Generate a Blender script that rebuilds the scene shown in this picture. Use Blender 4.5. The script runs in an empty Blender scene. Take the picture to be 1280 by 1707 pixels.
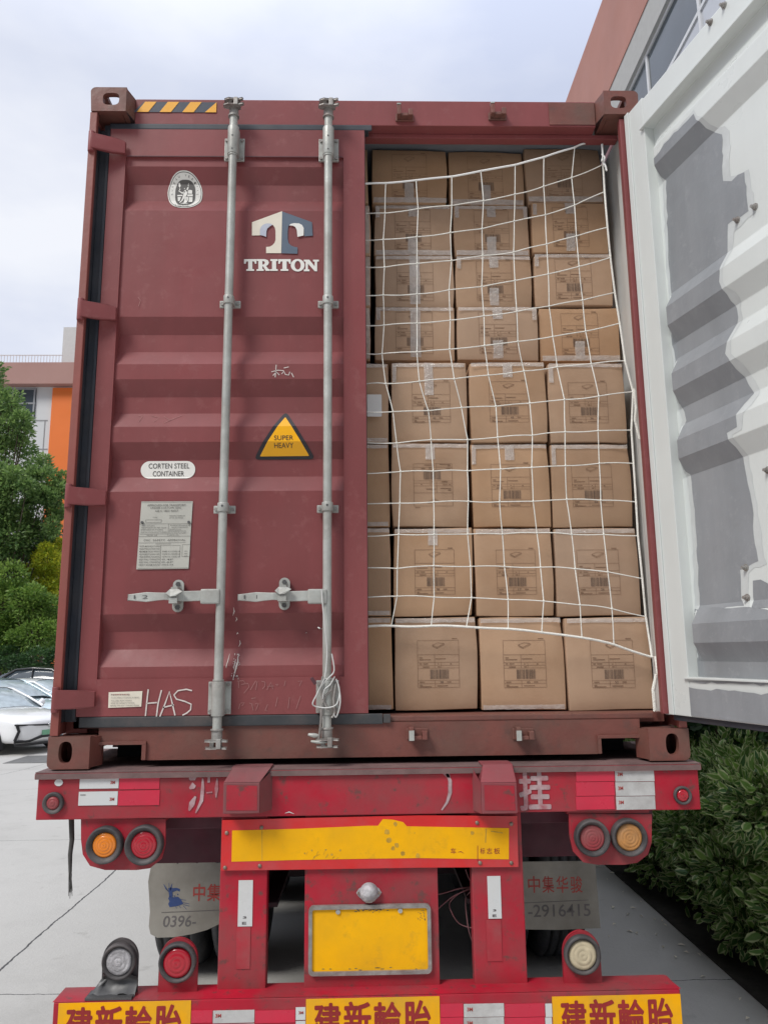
import bpy, bmesh, math, random
from math import radians as R, sin, cos, pi, sqrt
from mathutils import Vector, Matrix, noise
from mathutils.geometry import tessellate_polygon
random.seed(7)
scene = bpy.context.scene
COL = scene.collection

# ------------------------------------------------------------------ camera
CAMP = (-0.01868, -3.03481, 1.8002); YAW, PITCH, ROLL, FPX = -0.02471, 0.1816, -0.01093, 1282.0
cy, sy, cp, sp, cr, sr = cos(YAW), sin(YAW), cos(PITCH), sin(PITCH), cos(ROLL), sin(ROLL)
FW = Vector((-sy*cp, cy*cp, sp)); r0 = Vector((cy, sy, 0)); u0 = r0.cross(FW)
RT = r0*cr + u0*sr; UP = -r0*sr + u0*cr
cam_d = bpy.data.cameras.new("camera"); cam = bpy.data.objects.new("camera", cam_d); COL.objects.link(cam)
cam_d.sensor_fit = 'HORIZONTAL'; cam_d.sensor_width = 36; cam_d.lens = 36*FPX/1280; cam_d.clip_start = .05; cam_d.clip_end = 2000
cam.matrix_world = Matrix((RT, UP, -FW)).transposed().to_4x4(); cam.location = CAMP
scene.camera = cam
# ------------------------------------------------------------------ world, sun, exposure
SUN_EL, SUN_AZ = R(48), R(224)      # azimuth measured clockwise from +Y
w = bpy.data.worlds.new("World"); scene.world = w; w.use_nodes = True
nt = w.node_tree; nt.nodes.clear(); N = nt.nodes.new; L = nt.links.new
out = N('ShaderNodeOutputWorld'); bg = N('ShaderNodeBackground'); bg.inputs[1].default_value = .1
sky = N('ShaderNodeTexSky'); sky.sky_type = 'NISHITA'; sky.sun_disc = False
sky.sun_elevation = SUN_EL; sky.sun_rotation = SUN_AZ; sky.dust_density = 2
tc = N('ShaderNodeTexCoord'); mp = N('ShaderNodeMapping'); mp.inputs['Scale'].default_value = (1, 1, 2.4)
n1 = N('ShaderNodeTexNoise'); n1.inputs['Scale'].default_value = 1.7; n1.inputs['Detail'].default_value = 6; n1.inputs['Roughness'].default_value = .5
rp = N('ShaderNodeValToRGB'); e = rp.color_ramp.elements
e[0].position = .38; e[0].color = (8.6, 9.4, 11.8, 1); e[1].position = .62; e[1].color = (12.8, 13.1, 14.0, 1)
mx = N('ShaderNodeMix'); mx.data_type = 'RGBA'; mx.inputs[0].default_value = .9
L(tc.outputs['Generated'], mp.inputs[0]); L(mp.outputs[0], n1.inputs['Vector']); L(n1.outputs[0], rp.inputs[0])
# overcast luminance: brightest overhead, low band dimmed as an added, unseen skyline
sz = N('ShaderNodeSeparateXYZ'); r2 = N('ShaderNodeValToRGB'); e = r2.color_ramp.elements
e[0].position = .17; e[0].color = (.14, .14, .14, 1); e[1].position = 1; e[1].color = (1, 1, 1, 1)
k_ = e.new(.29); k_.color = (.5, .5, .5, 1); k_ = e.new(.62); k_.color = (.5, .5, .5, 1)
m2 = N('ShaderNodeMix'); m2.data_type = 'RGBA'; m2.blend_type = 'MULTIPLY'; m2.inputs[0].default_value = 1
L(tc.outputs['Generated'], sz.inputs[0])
ny_ = N('ShaderNodeMath'); ny_.operation = 'MULTIPLY'; ny_.inputs[1].default_value = .42; L(sz.outputs[1], ny_.inputs[0])  # dims the sky higher behind the camera, in place of an unbuilt building
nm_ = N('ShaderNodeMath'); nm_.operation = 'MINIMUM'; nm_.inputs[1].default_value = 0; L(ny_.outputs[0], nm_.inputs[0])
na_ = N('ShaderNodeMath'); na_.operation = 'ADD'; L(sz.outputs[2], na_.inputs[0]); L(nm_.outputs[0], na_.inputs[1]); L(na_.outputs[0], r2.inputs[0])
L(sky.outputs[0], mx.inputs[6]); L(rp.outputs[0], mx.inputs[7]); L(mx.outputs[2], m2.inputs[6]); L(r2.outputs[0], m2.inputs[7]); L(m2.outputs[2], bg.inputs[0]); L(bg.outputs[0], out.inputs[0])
sd = bpy.data.lights.new("sun", 'SUN'); sd.energy = 1.5; sd.angle = R(20); sd.color = (1, .97, .92)
so = bpy.data.objects.new("sun", sd); COL.objects.link(so)
sdir = Vector((sin(SUN_AZ)*cos(SUN_EL), cos(SUN_AZ)*cos(SUN_EL), sin(SUN_EL)))
so.rotation_euler = sdir.to_track_quat('Z', 'Y').to_euler(); so.location = sdir*30
vs = scene.view_settings; vs.view_transform = 'Standard'; vs.look = 'None'; vs.gamma = 1; vs.exposure = 0.62
scene.render.resolution_x, scene.render.resolution_y = 767, 1024

# ------------------------------------------------------------------ calibrated photo -> metres
def ray(px, py): return FW*FPX + RT*(px-640) - UP*(py-853.5)
def at(px, py, Y):
    d = ray(px, py); o = Vector(CAMP); t = (Y-o.y)/d.y; return o + d*t
def W(px, py, Y=0): p = at(px, py, Y); return (p.x, p.z)
def Wz(py, px=400, Y=0): return at(px, py, Y).z
def Wx(px, py=700, Y=0): return at(px, py, Y).x
def atz(px, py, Z): d = ray(px, py); o = Vector(CAMP); return o + d*((Z-o.z)/d.z)

# ------------------------------------------------------------------ materials
M = {}
def mat(name, col, rough=.5, metal=0, var=.12, scale=6, dirt=None, damt=.35, dscale=2.5, dsharp=.12, bump=0, bscale=40, streak=False, spec=.5, alpha=1, coat=0, dirt2=None, d2amt=.3, d2scale=14, ovar=0):
    m = bpy.data.materials.new(name); m.use_nodes = True; nt = m.node_tree; N = nt.nodes.new; L = nt.links.new
    b = nt.nodes['Principled BSDF']; b.inputs['Roughness'].default_value = rough; b.inputs['Metallic'].default_value = metal
    b.inputs['Specular IOR Level'].default_value = spec; b.inputs['Alpha'].default_value = alpha; b.inputs['Coat Weight'].default_value = coat
    tc = N('ShaderNodeTexCoord'); src = tc.outputs['Object']
    oi = N('ShaderNodeObjectInfo'); ad = N('ShaderNodeVectorMath'); ad.operation = 'ADD'
    sc_ = N('ShaderNodeMath'); sc_.operation = 'MULTIPLY'; sc_.inputs[1].default_value = 17.3
    L(oi.outputs['Random'], sc_.inputs[0]); L(src, ad.inputs[0]); L(sc_.outputs[0], ad.inputs[1]); src = ad.outputs[0]
    def nz(scale, det=5, rough_=.6, vec=None):
        n = N('ShaderNodeTexNoise'); n.inputs['Scale'].default_value = scale; n.inputs['Detail'].default_value = det
        n.inputs['Roughness'].default_value = rough_; L(vec or src, n.inputs['Vector']); return n.outputs[0]
    def mixc(f, a, c):
        k = N('ShaderNodeMix'); k.data_type = 'RGBA'; L(f, k.inputs[0])
        if isinstance(a, tuple): k.inputs[6].default_value = (*a, 1)
        else: L(a, k.inputs[6])
        if isinstance(c, tuple): k.inputs[7].default_value = (*c, 1)
        else: L(c, k.inputs[7])
        return k.outputs[2]
    def rng(f, a0, a1, b0, b1):
        k = N('ShaderNodeMapRange'); L(f, k.inputs[0])
        for i, v in enumerate((a0, a1, b0, b1)): k.inputs[i+1].default_value = v
        return k.outputs[0]
    lo = tuple(c*(1-var) for c in col); hi = tuple(min(1, c*(1+var)) for c in col)
    c = mixc(rng(nz(scale), .3, .7, 0, 1), lo, hi)
    if dirt:
        v = src
        if streak:
            mp = N('ShaderNodeMapping'); mp.inputs['Scale'].default_value = (1, 1, .12); L(src, mp.inputs[0]); v = mp.outputs[0]
        f = rng(nz(dscale, 8, .62, v), .5-dsharp+.04, .5+dsharp+.08, 0, damt)
        c = mixc(f, c, dirt)
    if dirt2:
        c = mixc(rng(nz(d2scale, 8, .7), .56, .66, 0, d2amt), c, dirt2)
    if ovar:
        hs = N('ShaderNodeHueSaturation'); L(c, hs.inputs['Color']); L(rng(oi.outputs['Random'], 0, 1, 1-ovar, 1+ovar), hs.inputs['Value'])
        s2 = N('ShaderNodeMath'); s2.operation = 'FRACT'; L(sc_.outputs[0], s2.inputs[0]); L(rng(s2.outputs[0], 0, 1, .9, 1.1), hs.inputs['Saturation']); c = hs.outputs[0]
    L(c, b.inputs['Base Color'])
    rr = rng(nz(scale*2.3), .3, .7, max(0, rough-.1), min(1, rough+.1)); L(rr, b.inputs['Roughness'])
    if bump:
        bp = N('ShaderNodeBump'); bp.inputs['Strength'].default_value = bump; bp.inputs['Distance'].default_value = .01
        L(nz(bscale, 6, .6), bp.inputs['Height']); L(bp.outputs[0], b.inputs['Normal'])
    M[name] = m; return m

mat('container_paint', (.252, .066, .068), .45, var=.13, scale=1.3, dirt=(.15, .048, .045), damt=.5, dscale=3.2, streak=True, bump=.28, bscale=3.2, dirt2=(.30, .12, .115), d2amt=.3, d2scale=16, spec=.35)
mat('container_worn', (.185, .062, .048), .55, var=.18, scale=5, dirt=(.13, .085, .065), damt=.7, dscale=4, bump=.25, bscale=30, dirt2=(.10, .06, .05), d2amt=.5)
mat('post_paint', (.28, .075, .06), .5, var=.12, scale=3, dirt=(.15, .07, .06), damt=.5, dscale=5, streak=True, bump=.1)
mat('dark_red', (.10, .035, .045), .5, var=.15, dirt=(.05, .03, .03), damt=.5)
mat('rubber', (.035, .042, .055), .45, var=.25, scale=5, dirt=(.10, .09, .085), damt=.4, dscale=6)
mat('gasket_old', (.05, .055, .06), .55, var=.25, scale=5, dirt=(.14, .10, .085), damt=.7, dscale=5)
mat('galvanised', (.46, .475, .445), .45, metal=.15, var=.18, scale=9, dirt=(.25, .22, .19), damt=.6, dscale=7, bump=.15, bscale=50, dirt2=(.6, .6, .58), d2amt=.3)
mat('galv_worn', (.34, .33, .31), .5, metal=.4, var=.3, scale=20, dirt=(.2, .12, .1), damt=.5, dscale=15, bump=.3)
mat('steel_dark', (.12, .12, .12), .5, metal=.5, var=.2)
mat('shaded_soil', (.028, .024, .020), .95, var=.4, scale=12, bump=.6, bscale=25)  # bed soil, taken near black to hold the shade under the hedge
mat('shade_black', (.012, .013, .016), .9, var=0)
mat('trailer_red', (.44, .010, .030), .42, var=.18, scale=3, dirt=(.185, .078, .075), damt=.95, dscale=2.8, dsharp=.17, bump=.18, bscale=14, dirt2=(.13, .06, .055), d2amt=.85, d2scale=21, spec=.35)
mat('trailer_dusty', (.19, .075, .075), .6, var=.2, scale=5, dirt=(.33, .035, .055), damt=.6, dscale=3, bump=.2, bscale=30)
mat('bed_top', (.19, .115, .11), .7, var=.25, scale=8, dirt=(.10, .075, .07), damt=.6, dscale=5, bump=.3)
mat('trailer_dark', (.10, .02, .035), .6, var=.3, dirt=(.06, .04, .045), damt=.7)
mat('chassis', (.035, .018, .022), .8, var=.3)
mat('bright_red', (.66, .018, .018), .4, var=.08, dirt=(.4, .10, .11), damt=.5, dscale=4)
mat('tape_red', (.62, .022, .06), .33, var=.08, dirt=(.38, .05, .07), damt=.4, dscale=5)
mat('tape_red_worn', (.42, .03, .045), .45, var=.15, dirt=(.3, .09, .09), damt=.6, dscale=14)
mat('tape_white', (.66, .68, .68), .3, var=.06, dirt=(.5, .47, .44), damt=.35, dscale=6)
mat('tape_white_worn', (.55, .55, .54), .45, var=.1, scale=14, dirt=(.3, .27, .26), damt=.6, dscale=9, bump=.4, bscale=25)
mat('reflect_yellow', (.98, .48, .002), .42, spec=.2, var=.07, scale=3, dirt=(.62, .33, .02), damt=.5, dscale=4, dirt2=(.4, .23, .04), d2amt=.3, d2scale=9)
mat('sticker_yellow', (.96, .44, .002), .4, spec=.2, var=.08, scale=4, dirt=(.55, .36, .06), damt=.6, dscale=5)
mat('letter_red', (.30, .018, .018), .5, var=.15)
mat('grime', (.55, .32, .03), .6, var=.3, scale=30)
mat('bolt', (.28, .22, .18), .5, metal=.6, var=.3)
mat('lamp_rubber', (.05, .048, .05), .6, var=.25, scale=14, dirt=(.15, .125, .12), damt=.75, dscale=7)
mat('lens_red', (.42, .006, .02), .15, var=.05, coat=.6)
mat('lens_red_dusty', (.30, .03, .04), .45, var=.2, dirt=(.24, .12, .11), damt=.6, dscale=8)
mat('lens_amber', (.78, .22, .008), .15, var=.05, coat=.6)
mat('lens_amber_dusty', (.50, .22, .055), .5, var=.25, scale=20, dirt=(.38, .25, .14), damt=.6, dscale=12)
mat('lens_dirty', (.46, .45, .46), .6, var=.3, scale=30, dirt=(.2, .19, .2), damt=.8, dscale=18, bump=.8, bscale=60)
mat('lens_cream', (.58, .50, .34), .5, var=.2, scale=25, dirt=(.36, .30, .2), damt=.6, dscale=14)
mat('mudflap', (.32, .305, .27), .65, var=.15, scale=4, dirt=(.17, .155, .13), damt=.75, dscale=3, bump=.1, bscale=8)
mat('print_red', (.42, .06, .05), .6, var=.2)
mat('print_grey', (.14, .13, .13), .7, var=.25)
mat('print_blue', (.035, .07, .21), .6, var=.2)
mat('tyre', (.028, .029, .033), .75, var=.25, scale=12, dirt=(.07, .068, .065), damt=.5, dscale=7, bump=.2)
mat('rim', (.2, .19, .19), .6, metal=.5, var=.2)
mat('decal_white', (.80, .79, .74), .45, var=.04)
mat('decal_cream', (.78, .72, .60), .5, var=.05)
mat('decal_blue', (.10, .135, .185), .5, var=.08)
mat('decal_shade', (.50, .53, .62), .5, var=.1)
mat('decal_black', (.022, .020, .026), .45, var=.1)
mat('decal_dark', (.085, .08, .075), .5, var=.2)
mat('warn_yellow', (.95, .46, .004), .4, var=.04)
mat('hazard_yellow', (.88, .42, .03), .45, var=.06)
mat('hazard_navy', (.045, .055, .08), .45, var=.1)
mat('plate_metal', (.56, .55, .49), .38, metal=.25, var=.07, scale=4)
mat('etched', (.20, .19, .17), .5, var=.1)
mat('chalk', (.68, .62, .58), .9, var=.15, scale=60)
mat('scratch', (.37, .18, .17), .8, var=.1, scale=60)
mat('spray_white', (.44, .33, .34), .7, var=.25, scale=25, dirt=(.34, .07, .09), damt=.95, dscale=16)
mat('inner_white', (.66, .68, .67), .35, var=.05, scale=2, dirt=(.52, .53, .51), damt=.3, dscale=3, bump=.05, bscale=6)
mat('door_white', (.68, .71, .69), .35, var=.05, scale=1.5, dirt=(.50, .53, .52), damt=.4, dscale=2, streak=True, bump=.1, bscale=7)
mat('primer_grey', (.255, .27, .285), .42, var=.12, scale=2, dirt=(.36, .37, .39), damt=.5, dscale=5, streak=True, bump=.25, bscale=14, dirt2=(.36, .37, .39), d2amt=.35, d2scale=24)
mat('primer_light', (.33, .35, .39), .45, var=.08, scale=3, dirt=(.46, .47, .49), damt=.5, dscale=5, streak=True)
mat('shaded_ceiling', (.22, .24, .27), .6, var=.1)  # white-painted ceiling, its shaded grey-blue look put into the base colour
mat('ply_floor', (.16, .11, .09), .8, var=.2)
mat('cardboard', (.44, .288, .185), .72, ovar=.12, var=.10, scale=2.6, dirt=(.34, .195, .105), damt=.55, dscale=2.2, bump=.35, bscale=5, spec=.3)
mat('ink', (.25, .155, .10), .85, var=.2, scale=50, spec=.1)
mat('ink_dark', (.155, .11, .085), .85, var=.1, spec=.1)
mat('packing_tape', (.74, .68, .63), .12, var=.12, scale=30, alpha=.5, spec=1, bump=.9, bscale=38)
mat('paper', (.74, .73, .71), .6, var=.03)
mat('rope', (.92, .90, .83), .7, var=.1, scale=25, bump=.6, bscale=180)
mat('rope_white', (.90, .90, .88), .45, var=.05)
mat('cable_white', (.62, .62, .60), .4, var=.05)
mat('wire_pink', (.35, .17, .18), .6)
mat('strap_dark', (.06, .058, .055), .8, var=.4, scale=30)
mat('concrete_wall', (.60, .60, .59), .7, var=.04)
mat('salmon', (.40, .195, .160), .8, var=.08, scale=.5, dirt=(.35, .165, .135), damt=.4, dscale=.8, streak=True)
mat('fascia_far', (.42, .245, .215), .8, var=.05, scale=.4)
mat('soffit', (.40, .40, .39), .8, var=.05)
mat('orange_panel', (.86, .20, .035), .6, var=.03, scale=.5)
mat('white_panel', (.66, .67, .68), .6, var=.03, scale=.5)
mat('joint', (.32, .32, .33), .8)
mat('frame_pale', (.62, .63, .65), .5, var=.05)
mat('frame_grey', (.30, .31, .33), .5, var=.05)
mat('glass_dark', (.05, .065, .08), .08, var=.3, scale=.6, spec=.8)
mat('glass_pale', (.46, .48, .52), .12, var=.2, scale=.35, spec=.8)
mat('car_white', (.86, .87, .88), .2, var=.01, coat=1)
mat('car_blue', (.62, .76, .82), .2, var=.01, coat=1)
mat('car_black', (.02, .02, .022), .2, var=.01, coat=1)
mat('car_glass_sky', (.40, .47, .50), .06, var=.2, spec=.8)  # pale bluish base colour carries the sky reflection on the windscreens
mat('car_trim', (.015, .015, .017), .4)
mat('chrome', (.6, .6, .6), .15, metal=1)
mat('plate_green', (.18, .42, .26), .5, var=.1)
mat('drain', (.14, .14, .135), .7, var=.2)
mat('bark', (.10, .075, .055), .9, var=.3, bump=.5)

def leaf_mat(name, dark, light, edge=None, trans=.25):
    m = bpy.data.materials.new(name); m.use_nodes = True; nt = m.node_tree; N = nt.nodes.new; L = nt.links.new
    b = nt.nodes['Principled BSDF']; b.inputs['Roughness'].default_value = .45; o = nt.nodes['Material Output']
    a = N('ShaderNodeAttribute'); a.attribute_name = 'rnd'
    k = N('ShaderNodeMix'); k.data_type = 'RGBA'; k.inputs[6].default_value = (*dark, 1); k.inputs[7].default_value = (*light, 1); L(a.outputs['Fac'], k.inputs[0]); c = k.outputs[2]
    if edge:
        uv = N('ShaderNodeUVMap'); sx = N('ShaderNodeSeparateXYZ'); L(uv.outputs[0], sx.inputs[0])
        s = N('ShaderNodeMath'); s.operation = 'SUBTRACT'; s.inputs[1].default_value = .5; L(sx.outputs[0], s.inputs[0])
        ab = N('ShaderNodeMath'); ab.operation = 'ABSOLUTE'; L(s.outputs[0], ab.inputs[0])
        mr = N('ShaderNodeMapRange'); L(ab.outputs[0], mr.inputs[0]); mr.inputs[1].default_value = .37; mr.inputs[2].default_value = .43
        k2 = N('ShaderNodeMix'); k2.data_type = 'RGBA'; L(mr.outputs[0], k2.inputs[0]); L(c, k2.inputs[6]); k2.inputs[7].default_value = (*edge, 1); c = k2.outputs[2]
    L(c, b.inputs['Base Color']); t = N('ShaderNodeBsdfTranslucent'); L(c, t.inputs[0]); ms = N('ShaderNodeMixShader'); ms.inputs[0].default_value = trans
    L(b.outputs[0], ms.inputs[1]); L(t.outputs[0], ms.inputs[2]); L(ms.outputs[0], o.inputs[0]); M[name] = m
leaf_mat('leaf_dark', (.08, .16, .05), (.30, .44, .13), trans=.45)
leaf_mat('leaf_mid', (.09, .19, .035), (.30, .44, .09), trans=.45)
leaf_mat('leaf_yellow', (.28, .38, .03), (.70, .66, .06), trans=.45)
leaf_mat('leaf_bush', (.018, .055, .018), (.06, .14, .035))
leaf_mat('leaf_variegated', (.045, .13, .028), (.21, .37, .07), edge=(.48, .54, .27), trans=.3)
leaf_mat('leaf_young', (.07, .17, .03), (.16, .30, .06))

# concrete ground
m = bpy.data.materials.new('concrete'); m.use_nodes = True; nt = m.node_tree; N = nt.nodes.new; L = nt.links.new
b = nt.nodes['Principled BSDF']; b.inputs['Roughness'].default_value = .8; tc = N('ShaderNodeTexCoord')
def nz(s, det=6, ro=.6):
    n = N('ShaderNodeTexNoise'); n.inputs['Scale'].default_value = s; n.inputs['Detail'].default_value = det; n.inputs['Roughness'].default_value = ro
    L(tc.outputs['Object'], n.inputs['Vector']); return n.outputs[0]
def mth(op, a, c=None):
    k = N('ShaderNodeMath'); k.operation = op
    for i, v in enumerate((a, c)):
        if v is None: continue
        if isinstance(v, (int, float)): k.inputs[i].default_value = v
        else: L(v, k.inputs[i])
    return k.outputs[0]
def mxc(f, a, c):
    k = N('ShaderNodeMix'); k.data_type = 'RGBA'; L(f, k.inputs[0])
    for i, v in ((6, a), (7, c)):
        if isinstance(v, tuple): k.inputs[i].default_value = (*v, 1)
        else: L(v, k.inputs[i])
    return k.outputs[2]
c1 = mxc(nz(.35), (.43, .42, .39), (.55, .54, .51)); c2 = mxc(mth('MULTIPLY', nz(9, 9, .75), .45), c1, (.36, .35, .34))
sx = N('ShaderNodeSeparateXYZ'); L(tc.outputs['Object'], sx.inputs[0]); wob = mth('MULTIPLY', mth('SUBTRACT', nz(3, 6, .7), .5), .07)
def joint(o, off, step, wd):
    v = mth('ADD', mth('SUBTRACT', o, off), wob); v = mth('PINGPONG', v, step/2); return mth('LESS_THAN', v, wd)
jm = mth('MAXIMUM', joint(sx.outputs[0], -2.17, 4.4, .007), joint(sx.outputs[1], 2.78, 3.6, .004))
st = N('ShaderNodeMapRange'); L(nz(.9, 8, .65), st.inputs[0]); st.inputs[1].default_value = .52; st.inputs[2].default_value = .68; st.inputs[4].default_value = .35
s5 = N('ShaderNodeMapRange'); L(nz(5.5, 5, .55), s5.inputs[0]); s5.inputs[1].default_value = .64; s5.inputs[2].default_value = .72; s5.inputs[4].default_value = .35
s6 = N('ShaderNodeMapRange'); L(nz(42, 3, .8), s6.inputs[0]); s6.inputs[1].default_value = .62; s6.inputs[2].default_value = .72; s6.inputs[4].default_value = .3
c3 = mxc(s6.outputs[0], mxc(s5.outputs[0], mxc(st.outputs[0], c2, (.31, .30, .28)), (.25, .24, .22)), (.26, .25, .24)); L(mxc(jm, c3, (.07, .07, .07)), b.inputs['Base Color'])
bp = N('ShaderNodeBump'); bp.inputs['Strength'].default_value = .3; bp.inputs['Distance'].default_value = .01; L(nz(60), bp.inputs['Height']); L(bp.outputs[0], b.inputs['Normal']); M['concrete'] = m

# ------------------------------------------------------------------ object helpers
WL = {}
def empty(name, loc, label, cat, group=None):
    o = bpy.data.objects.new(name, None); COL.objects.link(o); o.location = loc; o.empty_display_size = .1
    WL[o.name] = Vector(loc); o['label'] = label; o['category'] = cat
    if group: o['group'] = group
    return o
def tag(o, label=None, cat=None, group=None, kind=None):
    for k, v in (('label', label), ('category', cat), ('group', group), ('kind', kind)):
        if v: o[k] = v
    return o
class MB:
    def __init__(s): s.v = []; s.f = []; s.m = []; s.mi = 0; s.mats = []; s.sm = set()
    def use(s, name):
        if name not in s.mats: s.mats.append(name)
        s.mi = s.mats.index(name); return s
    def add(s, vs, fs, smooth=False):
        o = len(s.v); s.v += [tuple(p) for p in vs]
        for f in fs:
            if smooth: s.sm.add(len(s.f))
            s.f.append([i+o for i in f]); s.m.append(s.mi)
        return s
    def box(s, x0, x1, y0, y1, z0, z1):
        v = [(x, y, z) for x in (x0, x1) for y in (y0, y1) for z in (z0, z1)]
        return s.add(v, [(0, 1, 3, 2), (4, 6, 7, 5), (0, 4, 5, 1), (2, 3, 7, 6), (0, 2, 6, 4), (1, 5, 7, 3)])
    def cyl(s, p0, p1, r, n=16, r1=None, caps=True):
        return s.tube([p0, p1], [r, r if r1 is None else r1], n, caps)
    def tube(s, pts, r, n=8, caps=True):
        pts = [Vector(p) for p in pts]; rs = r if isinstance(r, (list, tuple)) else [r]*len(pts)
        t = (pts[1]-pts[0]).normalized(); a = Vector((0, 0, 1)) if abs(t.z) < .9 else Vector((1, 0, 0)); u = t.cross(a).normalized()
        vs = []
        for i, p in enumerate(pts):
            t = (pts[min(i+1, len(pts)-1)]-pts[max(i-1, 0)]).normalized(); u = (u - t*u.dot(t)).normalized(); q = t.cross(u)
            vs += [p + (u*cos(2*pi*k/n)+q*sin(2*pi*k/n))*rs[i] for k in range(n)]
        fs = [(i*n+k, i*n+(k+1) % n, (i+1)*n+(k+1) % n, (i+1)*n+k) for i in range(len(pts)-1) for k in range(n)]
        s.add(vs, fs, True)
        if caps: s.add(vs[:n], [tuple(range(n))[::-1]]); s.add(vs[-n:], [tuple(range(n))])
        return s
    def lathe(s, c, prof, n=40, axis='y', sx=1, sz=1):      # prof: (radius, offset along axis)
        vs = []
        for r, h in prof:
            for k in range(n):
                a = 2*pi*k/n
                vs.append((c[0]+r*cos(a)*sx, c[1]+h, c[2]+r*sin(a)*sz) if axis == 'y' else (c[0]+h, c[1]+r*cos(a), c[2]+r*sin(a)) if axis == 'x' else (c[0]+r*cos(a), c[1]+r*sin(a), c[2]+h))
        fs = [(i*n+k, i*n+(k+1) % n, (i+1)*n+(k+1) % n, (i+1)*n+k) for i in range(len(prof)-1) for k in range(n)]
        return s.add(vs, fs, True)
    def poly(s, loops, y, t=0):      # loops of (x,z), first outer, others holes; extruded towards +Y by t
        if not isinstance(loops[0][0], (tuple, list)): loops = [loops]
        pl = [[Vector((p[0], 0, p[1])) for p in lp] for lp in loops]; flat = [p for lp in pl for p in lp]
        tr = tessellate_polygon([[Vector((p.x, p.z, 0)) for p in lp] for lp in pl])
        s.add([(p.x, y, p.z) for p in flat], [tuple(x) for x in tr])
        if t:
            s.add([(p.x, y+t, p.z) for p in flat], [tuple(x)[::-1] for x in tr])
            for lp in pl:
                n = len(lp); s.add([(p.x, y, p.z) for p in lp]+[(p.x, y+t, p.z) for p in lp], [(i, (i+1) % n, n+(i+1) % n, n+i) for i in range(n)])
        return s
    def xf(s, fn, start=0):
        for i in range(start, len(s.v)): s.v[i] = tuple(fn(Vector(s.v[i])))
        return s
    def build(s, name, matn=None, parent=None, bevel=0, smooth=False, seg=2):
        xs = list(zip(*s.v)); c = Vector([(min(a)+max(a))/2 for a in xs])
        me = bpy.data.meshes.new(name); me.from_pydata([tuple(Vector(p)-c) for p in s.v], [], s.f)
        mats = s.mats or [matn]
        for q in mats: me.materials.append(M[q])
        me.polygons.foreach_set('material_index', s.m); me.polygons.foreach_set('use_smooth', [smooth or (i in s.sm) for i in range(len(s.f))])
        bm = bmesh.new(); bm.from_mesh(me)
        if bevel:
            bmesh.ops.remove_doubles(bm, verts=bm.verts, dist=1e-5)
            ed = [e for e in bm.edges if len(e.link_faces) == 2 and e.calc_face_angle(0) > .5]
            bmesh.ops.bevel(bm, geom=ed, offset=bevel, segments=seg, affect='EDGES', profile=.6, clamp_overlap=True)
        bmesh.ops.recalc_face_normals(bm, faces=bm.faces)
        bm.to_mesh(me); bm.free(); me.update()
        o = bpy.data.objects.new(name, me); COL.objects.link(o)
        if parent is not None: o.parent = parent; o.location = c - WL[parent.name]
        else: o.location = c
        WL[o.name] = c; return o

def ell(cx, cz, rx, rz, n=32, pw=2.0, a0=0, a1=2*pi):
    o = []
    for k in range(n):
        a = a0+(a1-a0)*k/n; c, s_ = cos(a), sin(a)
        o.append((cx+rx*math.copysign(abs(c)**(2/pw), c), cz+rz*math.copysign(abs(s_)**(2/pw), s_)))
    return o
def rrect(x0, x1, z0, z1, r, n=5):
    o = []
    for cx, cz, a in ((x1-r, z1-r, 0), (x0+r, z1-r, pi/2), (x0+r, z0+r, pi), (x1-r, z0+r, 3*pi/2)):
        o += [(cx+r*cos(a+pi/2*k/n), cz+r*sin(a+pi/2*k/n)) for k in range(n+1)]
    return o
_tx = {}
def textpts(s, off=0.0, res=4):
    key = (s, off)
    if key not in _tx:
        c = bpy.data.curves.new("t", 'FONT'); c.body = s; c.offset = off; c.resolution_u = res
        o = bpy.data.objects.new("t", c); COL.objects.link(o); dg = bpy.context.evaluated_depsgraph_get()
        me = bpy.data.meshes.new_from_object(o.evaluated_get(dg))
        v = [(p.co.x, p.co.y) for p in me.vertices]; f = [tuple(p.vertices) for p in me.polygons]
        bpy.data.objects.remove(o); bpy.data.curves.remove(c); bpy.data.meshes.remove(me)
        xs = [p[0] for p in v]; ys = [p[1] for p in v]; a, b_ = min(xs), max(xs); c0, d = min(ys), max(ys)
        _tx[key] = ([((x-a)/(b_-a), (y-c0)/(d-c0)) for x, y in v], f)
    return _tx[key]
def text(mb, s, x0, x1, z0, z1, y, off=0, slant=0, rot=0):
    v, f = textpts(s, off); cx, cz = (x0+x1)/2, (z0+z1)/2; P = []
    for a, b_ in v:
        X = x0+(x1-x0)*a+slant*b_*(z1-z0); Z = z0+(z1-z0)*b_
        if rot: dx, dz = X-cx, Z-cz; X, Z = cx+dx*cos(rot)-dz*sin(rot), cz+dx*sin(rot)+dz*cos(rot)
        P.append((X, y, Z))
    return mb.add(P, f)
def bold(mb, s_, x0, x1, z0, z1, y, b_):
    for k in range(9): a = k*pi/4; r = b_ if k < 8 else 0; text(mb, s_, x0+r*cos(a), x1+r*cos(a), z0+r*sin(a), z1+r*sin(a), y-.00005*k)
    return mb
def stroke(mb, pts, wd, y, taper=False):
    pts = [Vector((p[0], p[1])) for p in pts]; n = len(pts); vs = []
    for i, p in enumerate(pts):
        t = (pts[min(i+1, n-1)]-pts[max(i-1, 0)]).normalized(); q = Vector((-t.y, t.x)); k = wd/2*((1-.7*abs(2*i/(n-1)-1)) if taper else 1)
        for sg in (1, -1): vs.append((p.x+q.x*k*sg, y, p.y+q.y*k*sg))
    return mb.add(vs, [(2*i, 2*i+1, 2*i+3, 2*i+2) for i in range(n-1)])

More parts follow.
